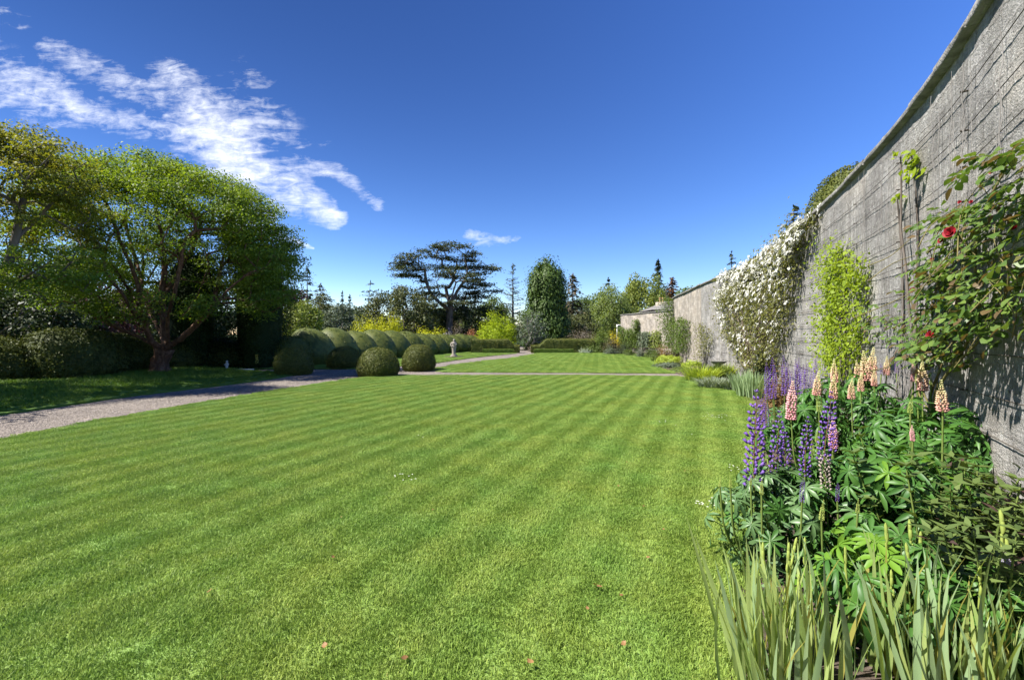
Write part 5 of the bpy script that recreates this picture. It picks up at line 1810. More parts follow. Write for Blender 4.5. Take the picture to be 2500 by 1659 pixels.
def climber(name, label, line, poly, mat, n, leaf, thick=0.12, clump=None, stems=4, root_px=None, bark='bark', cat='climber', aspect=1.6, hold=None):
    s, z = on_wall(line, poly, n if clump is None else clump)
    poly = np.asarray(poly, float)
    base = root_px or float(poly[:, 0].mean())
    sb = line.s_at_px(base)
    b = line.at(np.array([sb]), 0.0, np.array([0.12]))[0]
    root = thing(name, label, cat, tuple(b))
    if clump is not None:
        per = n // clump
        off = np.abs(R.normal(thick * 0.5, thick * 0.5, clump))
        C = line.at(s, z, off)
        sp = leaf * 1.9
        P = np.repeat(C, per, 0) + R.normal(0, sp, (clump * per, 3))
        nr = np.repeat(line.nrm(s), per, 0)
        base_t = np.repeat(R.uniform(0, 1, clump), per)
    else:
        off = np.abs(R.normal(thick * 0.5, thick * 0.6, n)) + 0.02
        P = line.at(s, z, off)
        nr = line.nrm(s)
        base_t = R.uniform(0, 1, n)
    Nn = np.column_stack((nr, np.full(len(P), 0.55))) + R.normal(0, 0.5, (len(P), 3))
    tint = np.clip(0.4 * base_t + 0.6 * R.uniform(0, 1, len(P)), 0, 1)
    leaf_geo(P, Nn, leaf, aspect, tint).build('foliage', MAT[mat], root)
    for _ in range(stems):
        k = R.integers(0, len(s))
        se, ze = s[k], z[k]
        t = np.linspace(0, 1, 9)
        ss = sb + (se - sb) * t ** 1.3 + R.normal(0, 0.03, 9) * t
        zz = ze * t ** 0.9
        tube(line.at(ss, zz, 0.05 + 0.04 * np.sin(t * 5 + k)), np.linspace(0.02, 0.006, 9) * (0.6 if line is not WL else 1), 5).build('stem', MAT[bark], root)
    return root


# white clematis: leaves, a web of brown stems and sheets of white flowers
CLEM = [(x_ + 12, y_ + 14) for x_, y_ in [(1752, 700), (1790, 668), (1850, 622), (1900, 578), (1960, 535), (2000, 515), (1985, 545), (1960, 585), (1948, 640), (1938, 720), (1925, 790), (1900, 860), (1870, 900), (1830, 880), (1795, 840), (1765, 800), (1752, 745)]]
clem = climber('clematis', 'huge white flowering clematis spilling over the top of the wall', WL, CLEM, 'clematis', 13000, 0.075, 0.24, 460, 0, 1845)
sb = WL.s_at_px(1850)
for k in range(46):
    s, z = on_wall(WL, CLEM, 1)
    t = np.linspace(0, 1, 12)
    st = sb + R.normal(0, 0.5)
    tube(WL.at(st + (s[0] - st) * t ** 1.2 + np.cumsum(R.normal(0, 0.03, 12)), z[0] * t ** 0.85 + 0.05, 0.08 + 0.14 * np.sin(t * 2.6) + R.normal(0, 0.02, 12)), np.linspace(0.016, 0.005, 12), 4).build('stem', MAT['wood'], clem)


def flowers(S, Z, off, size, line, petals=4):
    n = len(S)
    C = line.at(S, Z, off)
    nr = np.column_stack((line.nrm(S), np.full(n, 0.45))) + R.normal(0, 0.35, (n, 3))
    nr = unit(nr)
    g = Geo()
    t = unit(np.cross(nr, R.normal(size=(n, 3))))
    b = np.cross(nr, t)
    for k in range(petals):
        a = 2 * np.pi * k / petals
        d = t * math.cos(a) + b * math.sin(a)
        e = np.cross(nr, d)
        L = (size * R.uniform(0.8, 1.2, n))[:, None]
        V = np.stack((C, C + d * L * 0.55 + e * L * 0.36 + nr * L * 0.12, C + d * L, C + d * L * 0.55 - e * L * 0.36 + nr * L * 0.12), 1).reshape(-1, 3)
        g.add(V, np.arange(4 * n).reshape(-1, 4), tint=R.uniform(0, 1, n))
    return g


s1, z1 = on_wall(WL, CLEM, 2600)
top = np.interp(s1, [0, 50], [3.55, 3.55])
keep = R.uniform(size=2600) < np.clip(0.15 + ((z1 - 1.7) / 1.6) ** 2 * 0.95 * (z1 > 1.7), 0, 1) * np.where((s1 < WL.s_at_px(1930)) & (z1 < 3.0), 0.5, 1.0)
f = flowers(s1[keep], z1[keep], R.uniform(0.16, 0.36, keep.sum()), 0.066, WL)
s2 = R.uniform(WL.s_at_px(1965), WL.s_at_px(1765), 1500)
f.merge(flowers(s2, 3.50 + R.normal(-0.02, 0.09, 1500) + 0.05 * np.sin(s2 * 3), R.uniform(-0.15, 0.30, 1500), 0.062, WL))
tag(f.build('blossoms', MAT['white'], clem), kind='stuff')
s3 = R.uniform(WL.s_at_px(2000), WL.s_at_px(1755), 2600)
leaf_geo(WL.at(s3, 3.46 + np.abs(R.normal(0, 0.07, 2600)), R.uniform(-0.2, 0.26, 2600)), R.normal(size=(2600, 3)) + (0, 0, 0.6), 0.08).build('foliage', MAT['clematis'], clem)
s4 = R.uniform(WL.s_at_px(2010), WL.s_at_px(1950), 50)
flowers(s4, 3.52 + R.normal(0.03, 0.07, 50), R.uniform(0, 0.25, 50), 0.07, WL).build('blossoms', MAT['white'], clem)

VINE = [(x_ + 14, y_) for x_, y_ in [(2030, 592), (2062, 606), (2090, 640), (2112, 650), (2116, 690), (2108, 740), (2114, 800), (2110, 870), (2090, 915), (2040, 915), (2012, 880), (2008, 800), (2014, 740), (2008, 700), (2014, 640)]]
climber('climbing_vine', 'bright lime green vine trained up the middle of the tall wall', WL, VINE, 'vine_bright', 5600, 0.058, 0.12, 330, 8, 2070)
climber('climbing_vine', 'small sprig of yellow green leaves high on the tall wall', WL, [(2212, 370), (2262, 362), (2268, 430), (2252, 440), (2235, 400)], 'vine_bright', 44, 0.085, 0.08, None, 2, 2256)
climber('climbing_vine', 'tiny yellow green shoot left of the high sprig', WL, [(2196, 475), (2214, 475), (2214, 492), (2198, 492)], 'vine_bright', 16, 0.07, 0.06, None, 1, 2206)

climber('climbing_column', 'tall narrow dark green climber at the corner of the pale bay', WL2, [(1622, 735), (1646, 726), (1648, 790), (1646, 850), (1622, 848)], 'climber', 2600, 0.10, 0.5, None, 2, 1640)
climber('pear_espalier', 'leafy green wall shrub on the pale bay', WL2, [(1650, 790), (1672, 772), (1688, 782), (1690, 830), (1680, 862), (1655, 862)], 'climber', 2200, 0.10, 0.4, None, 4, 1668)
climber('wall_shrub', 'thin bare espalier with twiggy branches at the pier', WL, [(1702, 770), (1722, 790), (1745, 805), (1752, 830), (1735, 870), (1716, 880), (1704, 840)], 'clematis', 900, 0.07, 0.3, None, 14, 1722, 'bark_pale')
for px, yt, w, lab in ((1541, 800, 22, 'slim green climber at the left end of the far wall'), (1558, 778, 12, 'tall thin climber on the far rounded wall'), (1581, 808, 24, 'blue green wall shrub low on the far wall'), (1606, 805, 18, 'sparse pale climber near the right end of the far wall'), (1520, 795, 16, 'bright green climber beside the white frame')):
    X = px
    climber('wall_climber', lab, WL3, [(px - w / 2, yt + 6), (px, yt), (px + w / 2, yt + 8), (px + w / 2 + 2, 848), (px - w / 2 - 2, 848)], 'greygreen' if 'blue' in lab else ('juniper' if 'sparse' in lab else 'climber'), 500 if 'sparse' in lab else 1100, 0.13, 0.3, None, 3, px)

# ------------------------------------------------------------------ the near border: lupins, irises, rose
def child(name, mesh, parent, M):
    """A part that shares its mesh; M is its world matrix."""
    o = bpy.data.objects.new(name, mesh)
    COL.objects.link(o)
    o.parent = parent
    o.matrix_parent_inverse = Matrix.Identity(4)
    o.matrix_local = Matrix.Translation(-Vector(parent.location)) @ M
    return o


def frame(p, zdir, xdir=None, scale=1.0, roll=None):
    """World matrix at p whose z axis is zdir."""
    z = Vector(zdir).normalized()
    x = Vector(xdir) if xdir is not None else Vector((math.cos(roll or 0), math.sin(roll or 0), 0.01))
    x = (x - z * x.dot(z))
    if x.length < 1e-4:
        x = Vector((1, 0, 0)) - z * z.x
    x.normalize()
    y = z.cross(x)
    m = Matrix(((x.x, y.x, z.x, p[0]), (x.y, y.y, z.y, p[1]), (x.z, y.z, z.z, p[2]), (0, 0, 0, 1)))
    return m @ Matrix.Scale(scale, 4)


def lupin_leaf_mesh(mat, n=9, droop=0.25, petiole=True):
    """Palmate leaf: n folded leaflets round a centre on a stalk; the hub lies at the origin facing +z."""
    g = Geo()
    for k in range(n):
        a = 2 * np.pi * (k + 0.5) / n + R.normal(0, 0.06) + 0.15
        L = 1.0 * R.uniform(0.82, 1.08) * (0.80 + 0.2 * abs(math.sin(a / 2)))
        W = 0.125 * R.uniform(0.85, 1.15)
        d = np.array((math.cos(a), math.sin(a), 0))
        e = np.array((-d[1], d[0], 0))
        up = R.uniform(0.05, 0.32)
        dr = droop * R.uniform(0.5, 1.6)
        V = []
        for t, w, f in ((0.03, 0.10, 0), (0.32, 0.62, 1), (0.66, 1.0, 1), (0.88, 0.6, 1), (1.0, 0.03, 0)):
            c = d * L * t + np.array((0, 0, up * t - (up + dr) * t * t))
            V += [c - e * W * w + (0, 0, 0.05 * w), c - np.array((0, 0, 0.02 * w)), c + e * W * w + (0, 0, 0.05 * w)]
        Q = []
        for r in range(4):
            Q += [(3 * r, 3 * r + 1, 3 * r + 4, 3 * r + 3), (3 * r + 1, 3 * r + 2, 3 * r + 5, 3 * r + 4)]
        g.add(V, Q, tint=np.full(len(Q), R.uniform(0, 1)))
    if petiole:
        g.merge(tube([(0, 0, 0.0), (-0.05, 0.02, -0.4), (-0.2, 0.05, -1.3)], [0.03, 0.028, 0.03], 4))
    return g.mesh('leaf', mat, smooth=False)


LEAF_M = [lupin_leaf_mesh(MAT['lupin_leaf'], n, d) for n, d in ((9, 0.2), (10, 0.5), (8, 0.35), (9, 0.8))]
LEAF_P = [lupin_leaf_mesh(MAT['lupin_leaf_pale'], n, d) for n, d in ((9, 0.3), (10, 0.15))]
LEAF_G = [lupin_leaf_mesh(MAT['lupin_leaf_grey'], n, d) for n, d in ((8, 0.7), (9, 0.4), (7, 1.0))]


def spike_mesh(mat, stemmat, L, r, whorls, per, open_from=0.0, tip=0.22, colour='purple', gap=1.0, fl=0.022):
    """Flower spike of length L standing on the origin along +z: a stem, whorls of pea flowers and a tapering budded tip."""
    st = None
    g = Geo()
    bow = R.uniform(0, 6.28)
    for k in range(whorls):
        t = k / (whorls - 1)
        z = L * t
        taper = 1.0 if t < 1 - tip - 0.15 else max(0.10, 1 - ((t - (1 - tip - 0.15)) / (tip + 0.15)) ** 1.3 * 0.95)
        rr = r * taper
        m = per if taper > 0.5 else max(4, int(per * 0.8))
        ph = R.uniform(0, 6.28)
        for q in range(m):
            a = ph + 2 * np.pi * q / m + R.normal(0, 0.12)
            d = np.array((math.cos(a), math.sin(a), 0))
            e = np.array((-d[1], d[0], 0))
            s = fl * (0.45 + 0.6 * taper) * R.uniform(0.85, 1.15)
            c = d * rr * 0.55 + np.array((0, 0, z + R.normal(0, 0.002)))
            u = unit(d * 0.9 + np.array((0, 0, 0.55 if taper > 0.5 else 1.5)))
            # keel: a bent boat; banner: two raised wings
            V = [c, c + u * s * 0.7 + e * s * 0.38, c + u * s * 1.35, c + u * s * 0.7 - e * s * 0.38, c + u * s * 0.75 + (0, 0, s * 0.55), c + u * s * 0.6 - (0, 0, s * 0.30)]
            T = [(0, 1, 4), (1, 2, 4), (2, 3, 4), (3, 0, 4), (0, 5, 1), (1, 5, 2), (2, 5, 3), (3, 5, 0)]
            if colour == 'cream':
                tn = np.clip(0.05 + t * 1.05 + R.normal(0, 0.08), 0, 1)
            elif colour == 'pink':
                tn = np.clip(0.0 + t * 0.9 + R.normal(0, 0.10), 0, 1)
            else:
                tn = np.clip(R.uniform(0, 1), 0, 1)
            tv = np.clip(tn + (np.array((.28, .28, .28, .28, -.22, -.22, -.22, -.22)) if colour == 'purple' else np.array((.08, .08, .08, .08, -.1, -.1, -.1, -.1))), 0, 1)
            V = np.array(V)
            V[:, 0] += 0.05 * math.sin(2.2 * t + bow) * t
            g.add(V, T=T, tint=tv)
    me = Geo().merge(g).mesh('flower_spike', mat)
    # the stem keeps its own material slot
    st = tube([(0.05 * math.sin(2.2 * t + bow) * t, 0, L * t - 0.02 * (t == 0)) for t in np.linspace(0, 1, 6)], [0.0075, 0.007, 0.006, 0.005, 0.004, 0.002], 5)
    gs = Geo().merge(g)
    nf = sum(len(x) for x in gs.T)
    gs.merge(st)
    bpy.data.meshes.remove(me)
    me = gs.mesh('flower_spike', mat)
    me.materials.append(stemmat)
    nq = sum(len(x) for x in gs.Q)
    idx = np.zeros(len(me.polygons), np.int32)
    idx[:nq] = 1
    me.polygons.foreach_set('material_index', idx)
    return me


SP_PURPLE = [spike_mesh(MAT['purple'], MAT['stem_red'], 1.0, 0.085, 14, 5, fl=0.052) for _ in range(3)]           # unit length, scaled when placed
SP_SALVIA = [spike_mesh(MAT['purple'], MAT['stem_red'], 1.0, 0.055, 18, 5, fl=0.046, tip=0.3) for _ in range(3)]
SP_CREAM = [spike_mesh(MAT['cream'], MAT['stem'], 1.0, 0.135, 15, 9, colour='cream', tip=0.60, fl=0.088) for _ in range(3)]
SP_PINK = [spike_mesh(MAT['pinkspike'], MAT['stem'], 1.0, 0.105, 17, 9, colour='pink', tip=0.42, fl=0.075) for _ in range(2)]
SP_SPENT = [spike_mesh(MAT['spent'], MAT['stem'], 1.0, 0.10, 13, 6, fl=0.062, tip=0.02)]
SP_BUD = [spike_mesh(MAT['bud'], MAT['stem'], 1.0, 0.10, 14, 7, fl=0.075, tip=0.75) for _ in range(2)]
SP_LILAC = [spike_mesh(MAT['lilac'], MAT['stem'], 1.0, 0.16, 14, 9, colour='cream', tip=0.6, fl=0.10)]


def lupin(name, label, px, py, spikes, leaves, mound, meshes, Zs, cat='lupin', leaf_scale=(0.075, 0.125), fill='lupin_leaf', nfill=700):
    """spikes: (mesh list, top x, top y, length in frame pixels, distance); mound: (rx, ry, h)."""
    X, Y = gp(px, py)
    b = np.array((X, Y, 0.02))
    root = thing(name, label, cat, tuple(b))
    rx, ry, h = mound
    for (ms, sx, sy, sl, Z) in spikes:
        topp = at(sx, sy, Z)
        L = sl / FPX * Z
        fx = R.normal(0, 0.04)
        low = topp - np.array((0.03 + fx, 0.02, 1.0)) * L * 0.995
        d = topp - low
        child('flower_spike', random.choice(ms), root, frame(low, d, roll=random.uniform(0, 6.28), scale=float(np.linalg.norm(d))))
        # stalk from the crown of the plant
        c = b + np.array((R.normal(0, rx * 0.35), R.normal(0, ry * 0.35), 0))
        c[:2] = c[:2] * 0.45 + low[:2] * 0.55
        mid = c * 0.5 + low * 0.5
        mid[:2] = low[:2] * 0.8 + c[:2] * 0.2
        tube(smooth_line([c, mid, low + d * 0.02], 4), 0.0055, 5).build('stem', MAT['stem'], root)
    for k in range(leaves):
        a = R.uniform(0, 2 * np.pi)
        u = R.uniform(0.0, 1.0) ** 0.5
        r_ = u * R.uniform(0.85, 1.05)
        el = math.sqrt(max(0.02, 1 - u * u))
        p = b + np.array((math.cos(a) * rx * r_, math.sin(a) * ry * r_, h * (0.30 + 0.70 * el * R.uniform(0.75, 1.08))))
        nrm = np.array((math.cos(a) * u * 0.8, math.sin(a) * u * 0.8, 0.75)) + R.normal(0, 0.28, 3)
        s = R.uniform(*leaf_scale)
        me = random.choice(meshes)
        child('leaf', me, root, frame(p, nrm, roll=random.uniform(0, 6.28), scale=s))
    if nfill:
        d = unit(R.normal(size=(nfill, 3)))
        d[:, 2] = np.abs(d[:, 2])
        P = b + d * np.array((rx, ry, h)) * R.uniform(0.3, 0.92, (nfill, 1))
        ax = R.normal(size=(nfill, 3)) + (0, 0, 0.2)
        tag(leaf_geo(P, d + R.normal(0, 0.6, d.shape), leaf_scale[1] * 0.85, 3.6, None, ax, 0.1).build('foliage', MAT[fill], root), kind='stuff')
        for _ in range(int(nfill / 45)):
            k = R.integers(0, nfill)
            tube([b + (R.normal(0, 0.08), R.normal(0, 0.08), 0), b * 0.4 + P[k] * 0.6, P[k]], 0.005, 4).build('stem', MAT['stem'], root)
    return root


def cr(cx, cy):
    return 1700 + cx / 2.954, 800 + cy / 2.954


PU, SA, CRM, PK, SPN, BD, LI = SP_PURPLE, SP_SALVIA, SP_CREAM, SP_PINK, SP_SPENT, SP_BUD, SP_LILAC
S = lambda ms, cx, cy, ln, Z: (ms, *cr(cx, cy), ln / 2.954, Z)
lupin('lupin_plant', 'purple lupin with the tallest spike nearest the lawn', 1885, 1390,
      [S(PU, 398, 465, 690, 2.85), S(PU, 455, 590, 480, 3.0), S(PU, 578, 610, 480, 2.95), S(PU, 640, 700, 400, 3.1), S(PU, 475, 480, 220, 4.2), S(PU, 505, 520, 190, 4.3), S(BD, 470, 1090, 110, 2.6), S(BD, 245, 1065, 85, 2.7), S(BD, 172, 1072, 75, 2.75), S(BD, 395, 1060, 70, 2.7), S(PU, 765, 1085, 170, 2.55)],
      64, (0.40, 0.40, 0.62), LEAF_G + LEAF_M[:1], 2.9, leaf_scale=(0.07, 0.115), fill='lupin_leaf_grey', nfill=420)
lupin('lupin_plant', 'purple lupin with fading grey lower flowers right of the tallest spike', 2020, 1400,
      [S(PU, 950, 470, 490, 2.75), S(SPN, 925, 900, 320, 2.72), S(PU, 782, 650, 420, 2.8), S(PU, 985, 600, 290, 3.0), S(BD, 915, 1245, 140, 2.4), S(BD, 1165, 1235, 100, 2.45), S(PU, 1022, 1120, 130, 2.6), S(PK, 985, 655, 215, 3.2), S(BD, 872, 735, 90, 3.2), S(BD, 835, 800, 110, 3.0)],
      80, (0.48, 0.42, 0.66), LEAF_M + LEAF_G, 2.8, nfill=420)
lupin('salvia_plant', 'clump of slim violet spikes at the back near the wall', 1955, 1082,
      [S(SA, 505, 250, 230, 5.6), S(SA, 548, 225, 290, 5.4), S(SA, 575, 290, 220, 5.2), S(SA, 632, 210, 280, 5.5), S(SA, 655, 250, 230, 5.3), S(SA, 722, 235, 260, 5.3), S(SA, 735, 225, 260, 5.5), S(SA, 765, 270, 220, 5.2), S(SA, 795, 260, 200, 5.6), S(SA, 862, 235, 220, 5.5), S(SA, 530, 320, 200, 5.1), S(SA, 690, 300, 190, 5.1), S(SA, 830, 300, 180, 5.2)],
      20, (0.55, 0.45, 0.55), LEAF_G, 5.4, cat='salvia', nfill=420)
lupin('lupin_plant', 'cream and pink lupin with the densest group of spikes below the vine', 2080, 1200,
      [S(CRM, 995, 235, 160, 4.3), S(CRM, 990, 345, 170, 4.1), S(CRM, 1215, 175, 210, 4.2), S(CRM, 1160, 240, 130, 4.4), S(CRM, 1280, 150, 190, 4.3), S(CRM, 1265, 220, 110, 4.5), S(CRM, 1120, 370, 145, 3.9), S(CRM, 1187, 330, 130, 4.0), S(CRM, 1285, 300, 120, 4.1), S(CRM, 1375, 212, 130, 4.3), S(BD, 1110, 275, 85, 4.5), S(BD, 1032, 300, 70, 4.2), S(PU, 1335, 255, 80, 4.6), S(PU, 1440, 215, 115, 4.5), S(PU, 1468, 222, 105, 4.55), S(PK, 1235, 300, 110, 4.3)],
      130, (0.66, 0.55, 1.05), LEAF_M, 4.1, leaf_scale=(0.085, 0.135), nfill=700)
lupin('lupin_plant', 'pink lupin spike group left of the dense cream group', 1975, 1215,
      [S(PK, 695, 395, 270, 3.9), S(CRM, 878, 320, 170, 4.1), S(BD, 910, 375, 75, 4.1), S(BD, 882, 495, 110, 3.6)],
      70, (0.48, 0.42, 0.82), LEAF_M, 3.9, leaf_scale=(0.075, 0.12), nfill=420)
lupin('lupin_plant', 'cream and pink lupin close to the rose with two large spikes', 2262, 1330,
      [S(CRM, 1638, 245, 210, 3.35), S(PK, 1560, 260, 130, 3.5), S(BD, 1588, 320, 80, 3.4), S(CRM, 1760, 385, 220, 2.9), S(BD, 1690, 340, 70, 3.5), S(BD, 1550, 490, 125, 2.9)],
      110, (0.52, 0.46, 1.0), LEAF_M, 3.2, leaf_scale=(0.08, 0.125), nfill=600)
lupin('lupin_plant', 'leafy lupin with one pale pink bud in front of the cream groups', 2190, 1440,
      [S(PK, 1555, 705, 110, 2.5)], 100, (0.52, 0.42, 0.80), LEAF_M + LEAF_P[:1], 2.6, leaf_scale=(0.085, 0.135), nfill=520)
lupin('lupin_plant', 'broad leaved lupin with pale young rosettes behind the irises', 2185, 1590,
      [], 52, (0.40, 0.30, 0.50), LEAF_M + LEAF_P, 2.1, leaf_scale=(0.095, 0.14), nfill=260)
lupin('lupin_plant', 'low lupin with one lilac bud at the right edge of the border', 2440, 1640,
      [(LI, 2455, 1335, 48, 1.95)], 48, (0.36, 0.28, 0.44), LEAF_M, 1.95, leaf_scale=(0.075, 0.115), nfill=260)


# --- irises in the foreground
def sword_mesh(mat, bend, n=6, w=0.042):
    t = np.linspace(0, 1, n)
    wid = w * np.array([0.85, 1.0, 1.0, 0.86, 0.55, 0.04])[:n] * 0.5
    c = np.column_stack((bend * t ** 2.2, 0.02 * np.sin(t * 3), t))
    tw = R.normal(0, 0.25) * t
    V = []
    for k in range(n):
        s = np.array((math.sin(tw[k]), math.cos(tw[k]), 0))
        V += [c[k] - s * wid[k], c[k] + np.array((0.006 * (1 - t[k]), 0, 0)), c[k] + s * wid[k]]
    Q = []
    for k in range(n - 1):
        Q += [(3 * k, 3 * k + 1, 3 * k + 4, 3 * k + 3), (3 * k + 1, 3 * k + 2, 3 * k + 5, 3 * k + 4)]
    return Geo().add(V, Q, tint=R.uniform(0, 1)).mesh('blade', mat, smooth=True)


SWORDS = [sword_mesh(MAT['iris'], b_) for b_ in (0.02, 0.10, 0.18, -0.06, 0.28, 0.12)] + [sword_mesh(MAT['iris_blue'], b_) for b_ in (0.05, 0.14, 0.22)]


def bud_mesh():
    g = tube(smooth_line([(0, 0, 0), (0.01, 0, 0.45), (0.03, 0.005, 0.86)], 4), 0.0085, 5)
    for k, (z, x, s) in enumerate(((0.86, 0.03, 1.0), (0.76, 0.045, 0.8), (0.92, 0.028, 0.9))):
        g.merge(tube([(x, 0, z), (x + 0.006, 0, z + 0.03 * s), (x + 0.004, 0, z + 0.075 * s), (x + 0.002, 0, z + 0.10 * s)], [0.006, 0.014 * s, 0.012 * s, 0.003], 6))
    return g.mesh('bud_stalk', MAT['bud'], smooth=True)


BUDST = bud_mesh()


def iris(label, spots, n, hts, lean, stalks):
    X0, Y0 = spots[0]
    root = thing('iris_plant', label, 'iris', (X0, Y0, 0.02))
    for k in range(n):
        cx, cy = random.choice(spots)
        x, y = cx + R.normal(0, 0.06), cy + R.normal(0, 0.06)
        a = R.uniform(0, 6.28)
        tilt = np.array((lean[0] + np.clip(R.normal(0, 0.15), -0.22, 0.3), lean[1] + R.normal(0, 0.12), 1.0))
        h = R.uniform(*hts)
        m = frame((x, y, 0.0), tilt, roll=a, scale=h)
        child('blade', random.choice(SWORDS), root, m)
    for (px, py, Z) in stalks:
        tp = at(px, py, Z)
        h = tp[2] / 1.0
        lean_ = np.array((R.normal(0, 0.06) + lean[0] * 0.5, R.normal(0, 0.05), 1.0))
        b = tp - lean_ * tp[2]
        child('bud_stalk', BUDST, root, frame(b, lean_, roll=R.uniform(0, 6.28), scale=float(np.linalg.norm(tp - b)) / 0.99))
    return root


ic = lambda cx, cy: (1650 + cx / 2.78, 1200 + cy / 2.78)
iris('pale green iris clump nearest the lawn edge', [(1.04, 2.0), (1.16, 2.04), (1.28, 2.06), (1.24, 1.86), (1.06, 1.82), (0.98, 1.72)], 130, (0.36, 0.62), (-0.03, 0.03),
     [(*ic(280, 590), 2.0), (*ic(620, 360), 2.1), (*ic(815, 315), 2.15), (*ic(890, 330), 2.15), (*ic(785, 355), 2.1), (*ic(810, 560), 2.0)])
iris('pale green iris clump in the middle of the foreground', [(1.62, 2.0), (1.75, 2.02), (1.86, 2.0), (1.70, 1.82), (1.55, 1.80), (1.85, 1.80)], 120, (0.36, 0.64), (-0.06, 0.02),
     [(*ic(1160, 395), 2.05), (*ic(1415, 235), 2.1), (*ic(1535, 360), 2.05), (*ic(1560, 195), 2.15), (*ic(1690, 295), 2.1), (*ic(1435, 530), 2.0), (*ic(1840, 395), 2.05)])
iris('pale green iris clump against the right edge of the view', [(2.02, 1.92), (2.14, 1.95), (2.22, 1.9), (1.96, 1.75), (2.12, 1.72)], 85, (0.34, 0.58), (0.0, 0.02),
     [(*ic(2050, 490), 1.95), (*ic(2150, 820), 1.85), (*ic(2165, 140), 2.05)])


# --- bronze-leaved perennials against the wall
def leafy_stem_mesh(mat, L, pairs, leaf, red=True):
    g = Geo()
    st = tube([(0, 0, 0), (0.01, 0, L * 0.5), (0.0, 0.01, L)], [0.006, 0.005, 0.003], 4)
    P, A, Nn = [], [], []
    for k in range(pairs):
        t = 0.25 + 0.75 * k / (pairs - 1)
        for s in range(2 if t < 0.9 else 4):
            a = k * 1.9 + s * np.pi / (1 if t < 0.9 else 2) + R.normal(0, 0.25)
            d = np.array((math.cos(a), math.sin(a), 0.30 if t < 0.9 else 0.8))
            ll = leaf * (1.1 - 0.45 * t)
            P.append(np.array((0, 0, L * t)) + d * ll * 0.5)
            A.append(d)
            Nn.append(np.array((-d[0] * 0.35, -d[1] * 0.35, 1.0)))
    P, A, Nn = map(np.array, (P, A, Nn))
    g.merge(leaf_geo(P, Nn + R.normal(0, 0.15, P.shape), leaf, 3.5, None, A * 3, 0.08))
    nq = sum(len(x) for x in g.Q)
    g.merge(st)
    me = g.mesh('leafy_stem', mat)
    me.materials.append(MAT['stem'])
    idx = np.zeros(len(me.polygons), np.int32)
    idx[nq:] = 1
    me.polygons.foreach_set('material_index', idx)
    return me


LS = [leafy_stem_mesh(MAT['dark_leaf'], L, p, l) for L, p, l in ((0.62, 11, 0.085), (0.55, 10, 0.08), (0.70, 12, 0.085), (0.48, 9, 0.075))]
for lab, cx, cy, rx, ry, n in (('bronze leaved perennial filling the corner below the bare wall', 2.36, 2.42, 0.24, 0.22, 60), ('bronze leaved perennial between the lupins and the wall', 2.52, 2.85, 0.26, 0.24, 50), ('bronze leaved perennial cut by the right edge of the view', 2.20, 2.10, 0.20, 0.16, 40)):
    root = thing('bronze_perennial', lab, 'perennial', (cx, cy, 0.02))
    for k in range(n):
        a, u = R.uniform(0, 6.28), math.sqrt(R.uniform())
        p = (cx + rx * u * math.cos(a), cy + ry * u * math.sin(a), 0.01)
        child('leafy_stem', random.choice(LS), root, frame(p, (0.25 * u * math.cos(a) + R.normal(0, 0.08), 0.25 * u * math.sin(a) + R.normal(0, 0.08), 1), roll=R.uniform(0, 6.28), scale=R.uniform(0.85, 1.2)))


# --- climbing rose
def rose_leaf_mesh():
    """Compound leaf: five rounded leaflets on a stalk along +x."""
    g = tube([(0, 0, 0), (0.5, 0, 0.04), (1.0, 0, 0.0)], [0.014, 0.012, 0.006], 3)
    nst = sum(len(x) for x in g.Q)
    for (x, side, s) in ((1.0, 0, 1.0), (0.72, 1, 0.9), (0.72, -1, 0.9), (0.38, 1, 0.75), (0.38, -1, 0.75)):
        d = unit(np.array((1.0 if side == 0 else 0.35, side * 0.9, R.normal(-0.1, 0.12))))
        e = unit(np.cross((0, 0, 1), d))
        L, W = 0.62 * s, 0.24 * s
        b = np.array((x, side * 0.03, 0.0))
        V = []
        for t, w in ((0, 0.1), (0.3, 0.85), (0.6, 1.0), (0.85, 0.6), (1.0, 0.04)):
            c = b + d * L * t - np.array((0, 0, 0.12 * t * t))
            V += [c - e * W * w + (0, 0, 0.06 * w), c, c + e * W * w + (0, 0, 0.06 * w)]
        Q = []
        for r in range(4):
            Q += [(3 * r, 3 * r + 1, 3 * r + 4, 3 * r + 3), (3 * r + 1, 3 * r + 2, 3 * r + 5, 3 * r + 4)]
        g.add(V, Q, tint=np.full(len(Q), R.uniform(0, 1)))
    return g.mesh('leaf', MAT['rose_leaf'])


def rose_flower_mesh():
    g = Geo()
    for ring, (n, L, el) in enumerate(((6, 1.0, 0.30), (5, 0.75, 0.8), (4, 0.45, 1.6))):
        for k in range(n):
            a = 2 * np.pi * (k + ring * 0.4) / n + R.normal(0, 0.15)
            d = unit(np.array((math.cos(a), math.sin(a), el)))
            e = np.array((-math.sin(a), math.cos(a), 0))
            V = []
            for t, w in ((0.05, 0.15), (0.4, 0.42), (0.75, 0.52), (1.0, 0.25)):
                c = d * L * t + np.array((0, 0, 0.15 * L * t * t))
                V += [c - e * w * L + (0, 0, 0.10 * w), c, c + e * w * L + (0, 0, 0.10 * w)]
            Q = []
            for r in range(3):
                Q += [(3 * r, 3 * r + 1, 3 * r + 4, 3 * r + 3), (3 * r + 1, 3 * r + 2, 3 * r + 5, 3 * r + 4)]
            g.add(V, Q, tint=np.full(len(Q), R.uniform(0, 1)))
    return g.mesh('flower', MAT['rose_red'])


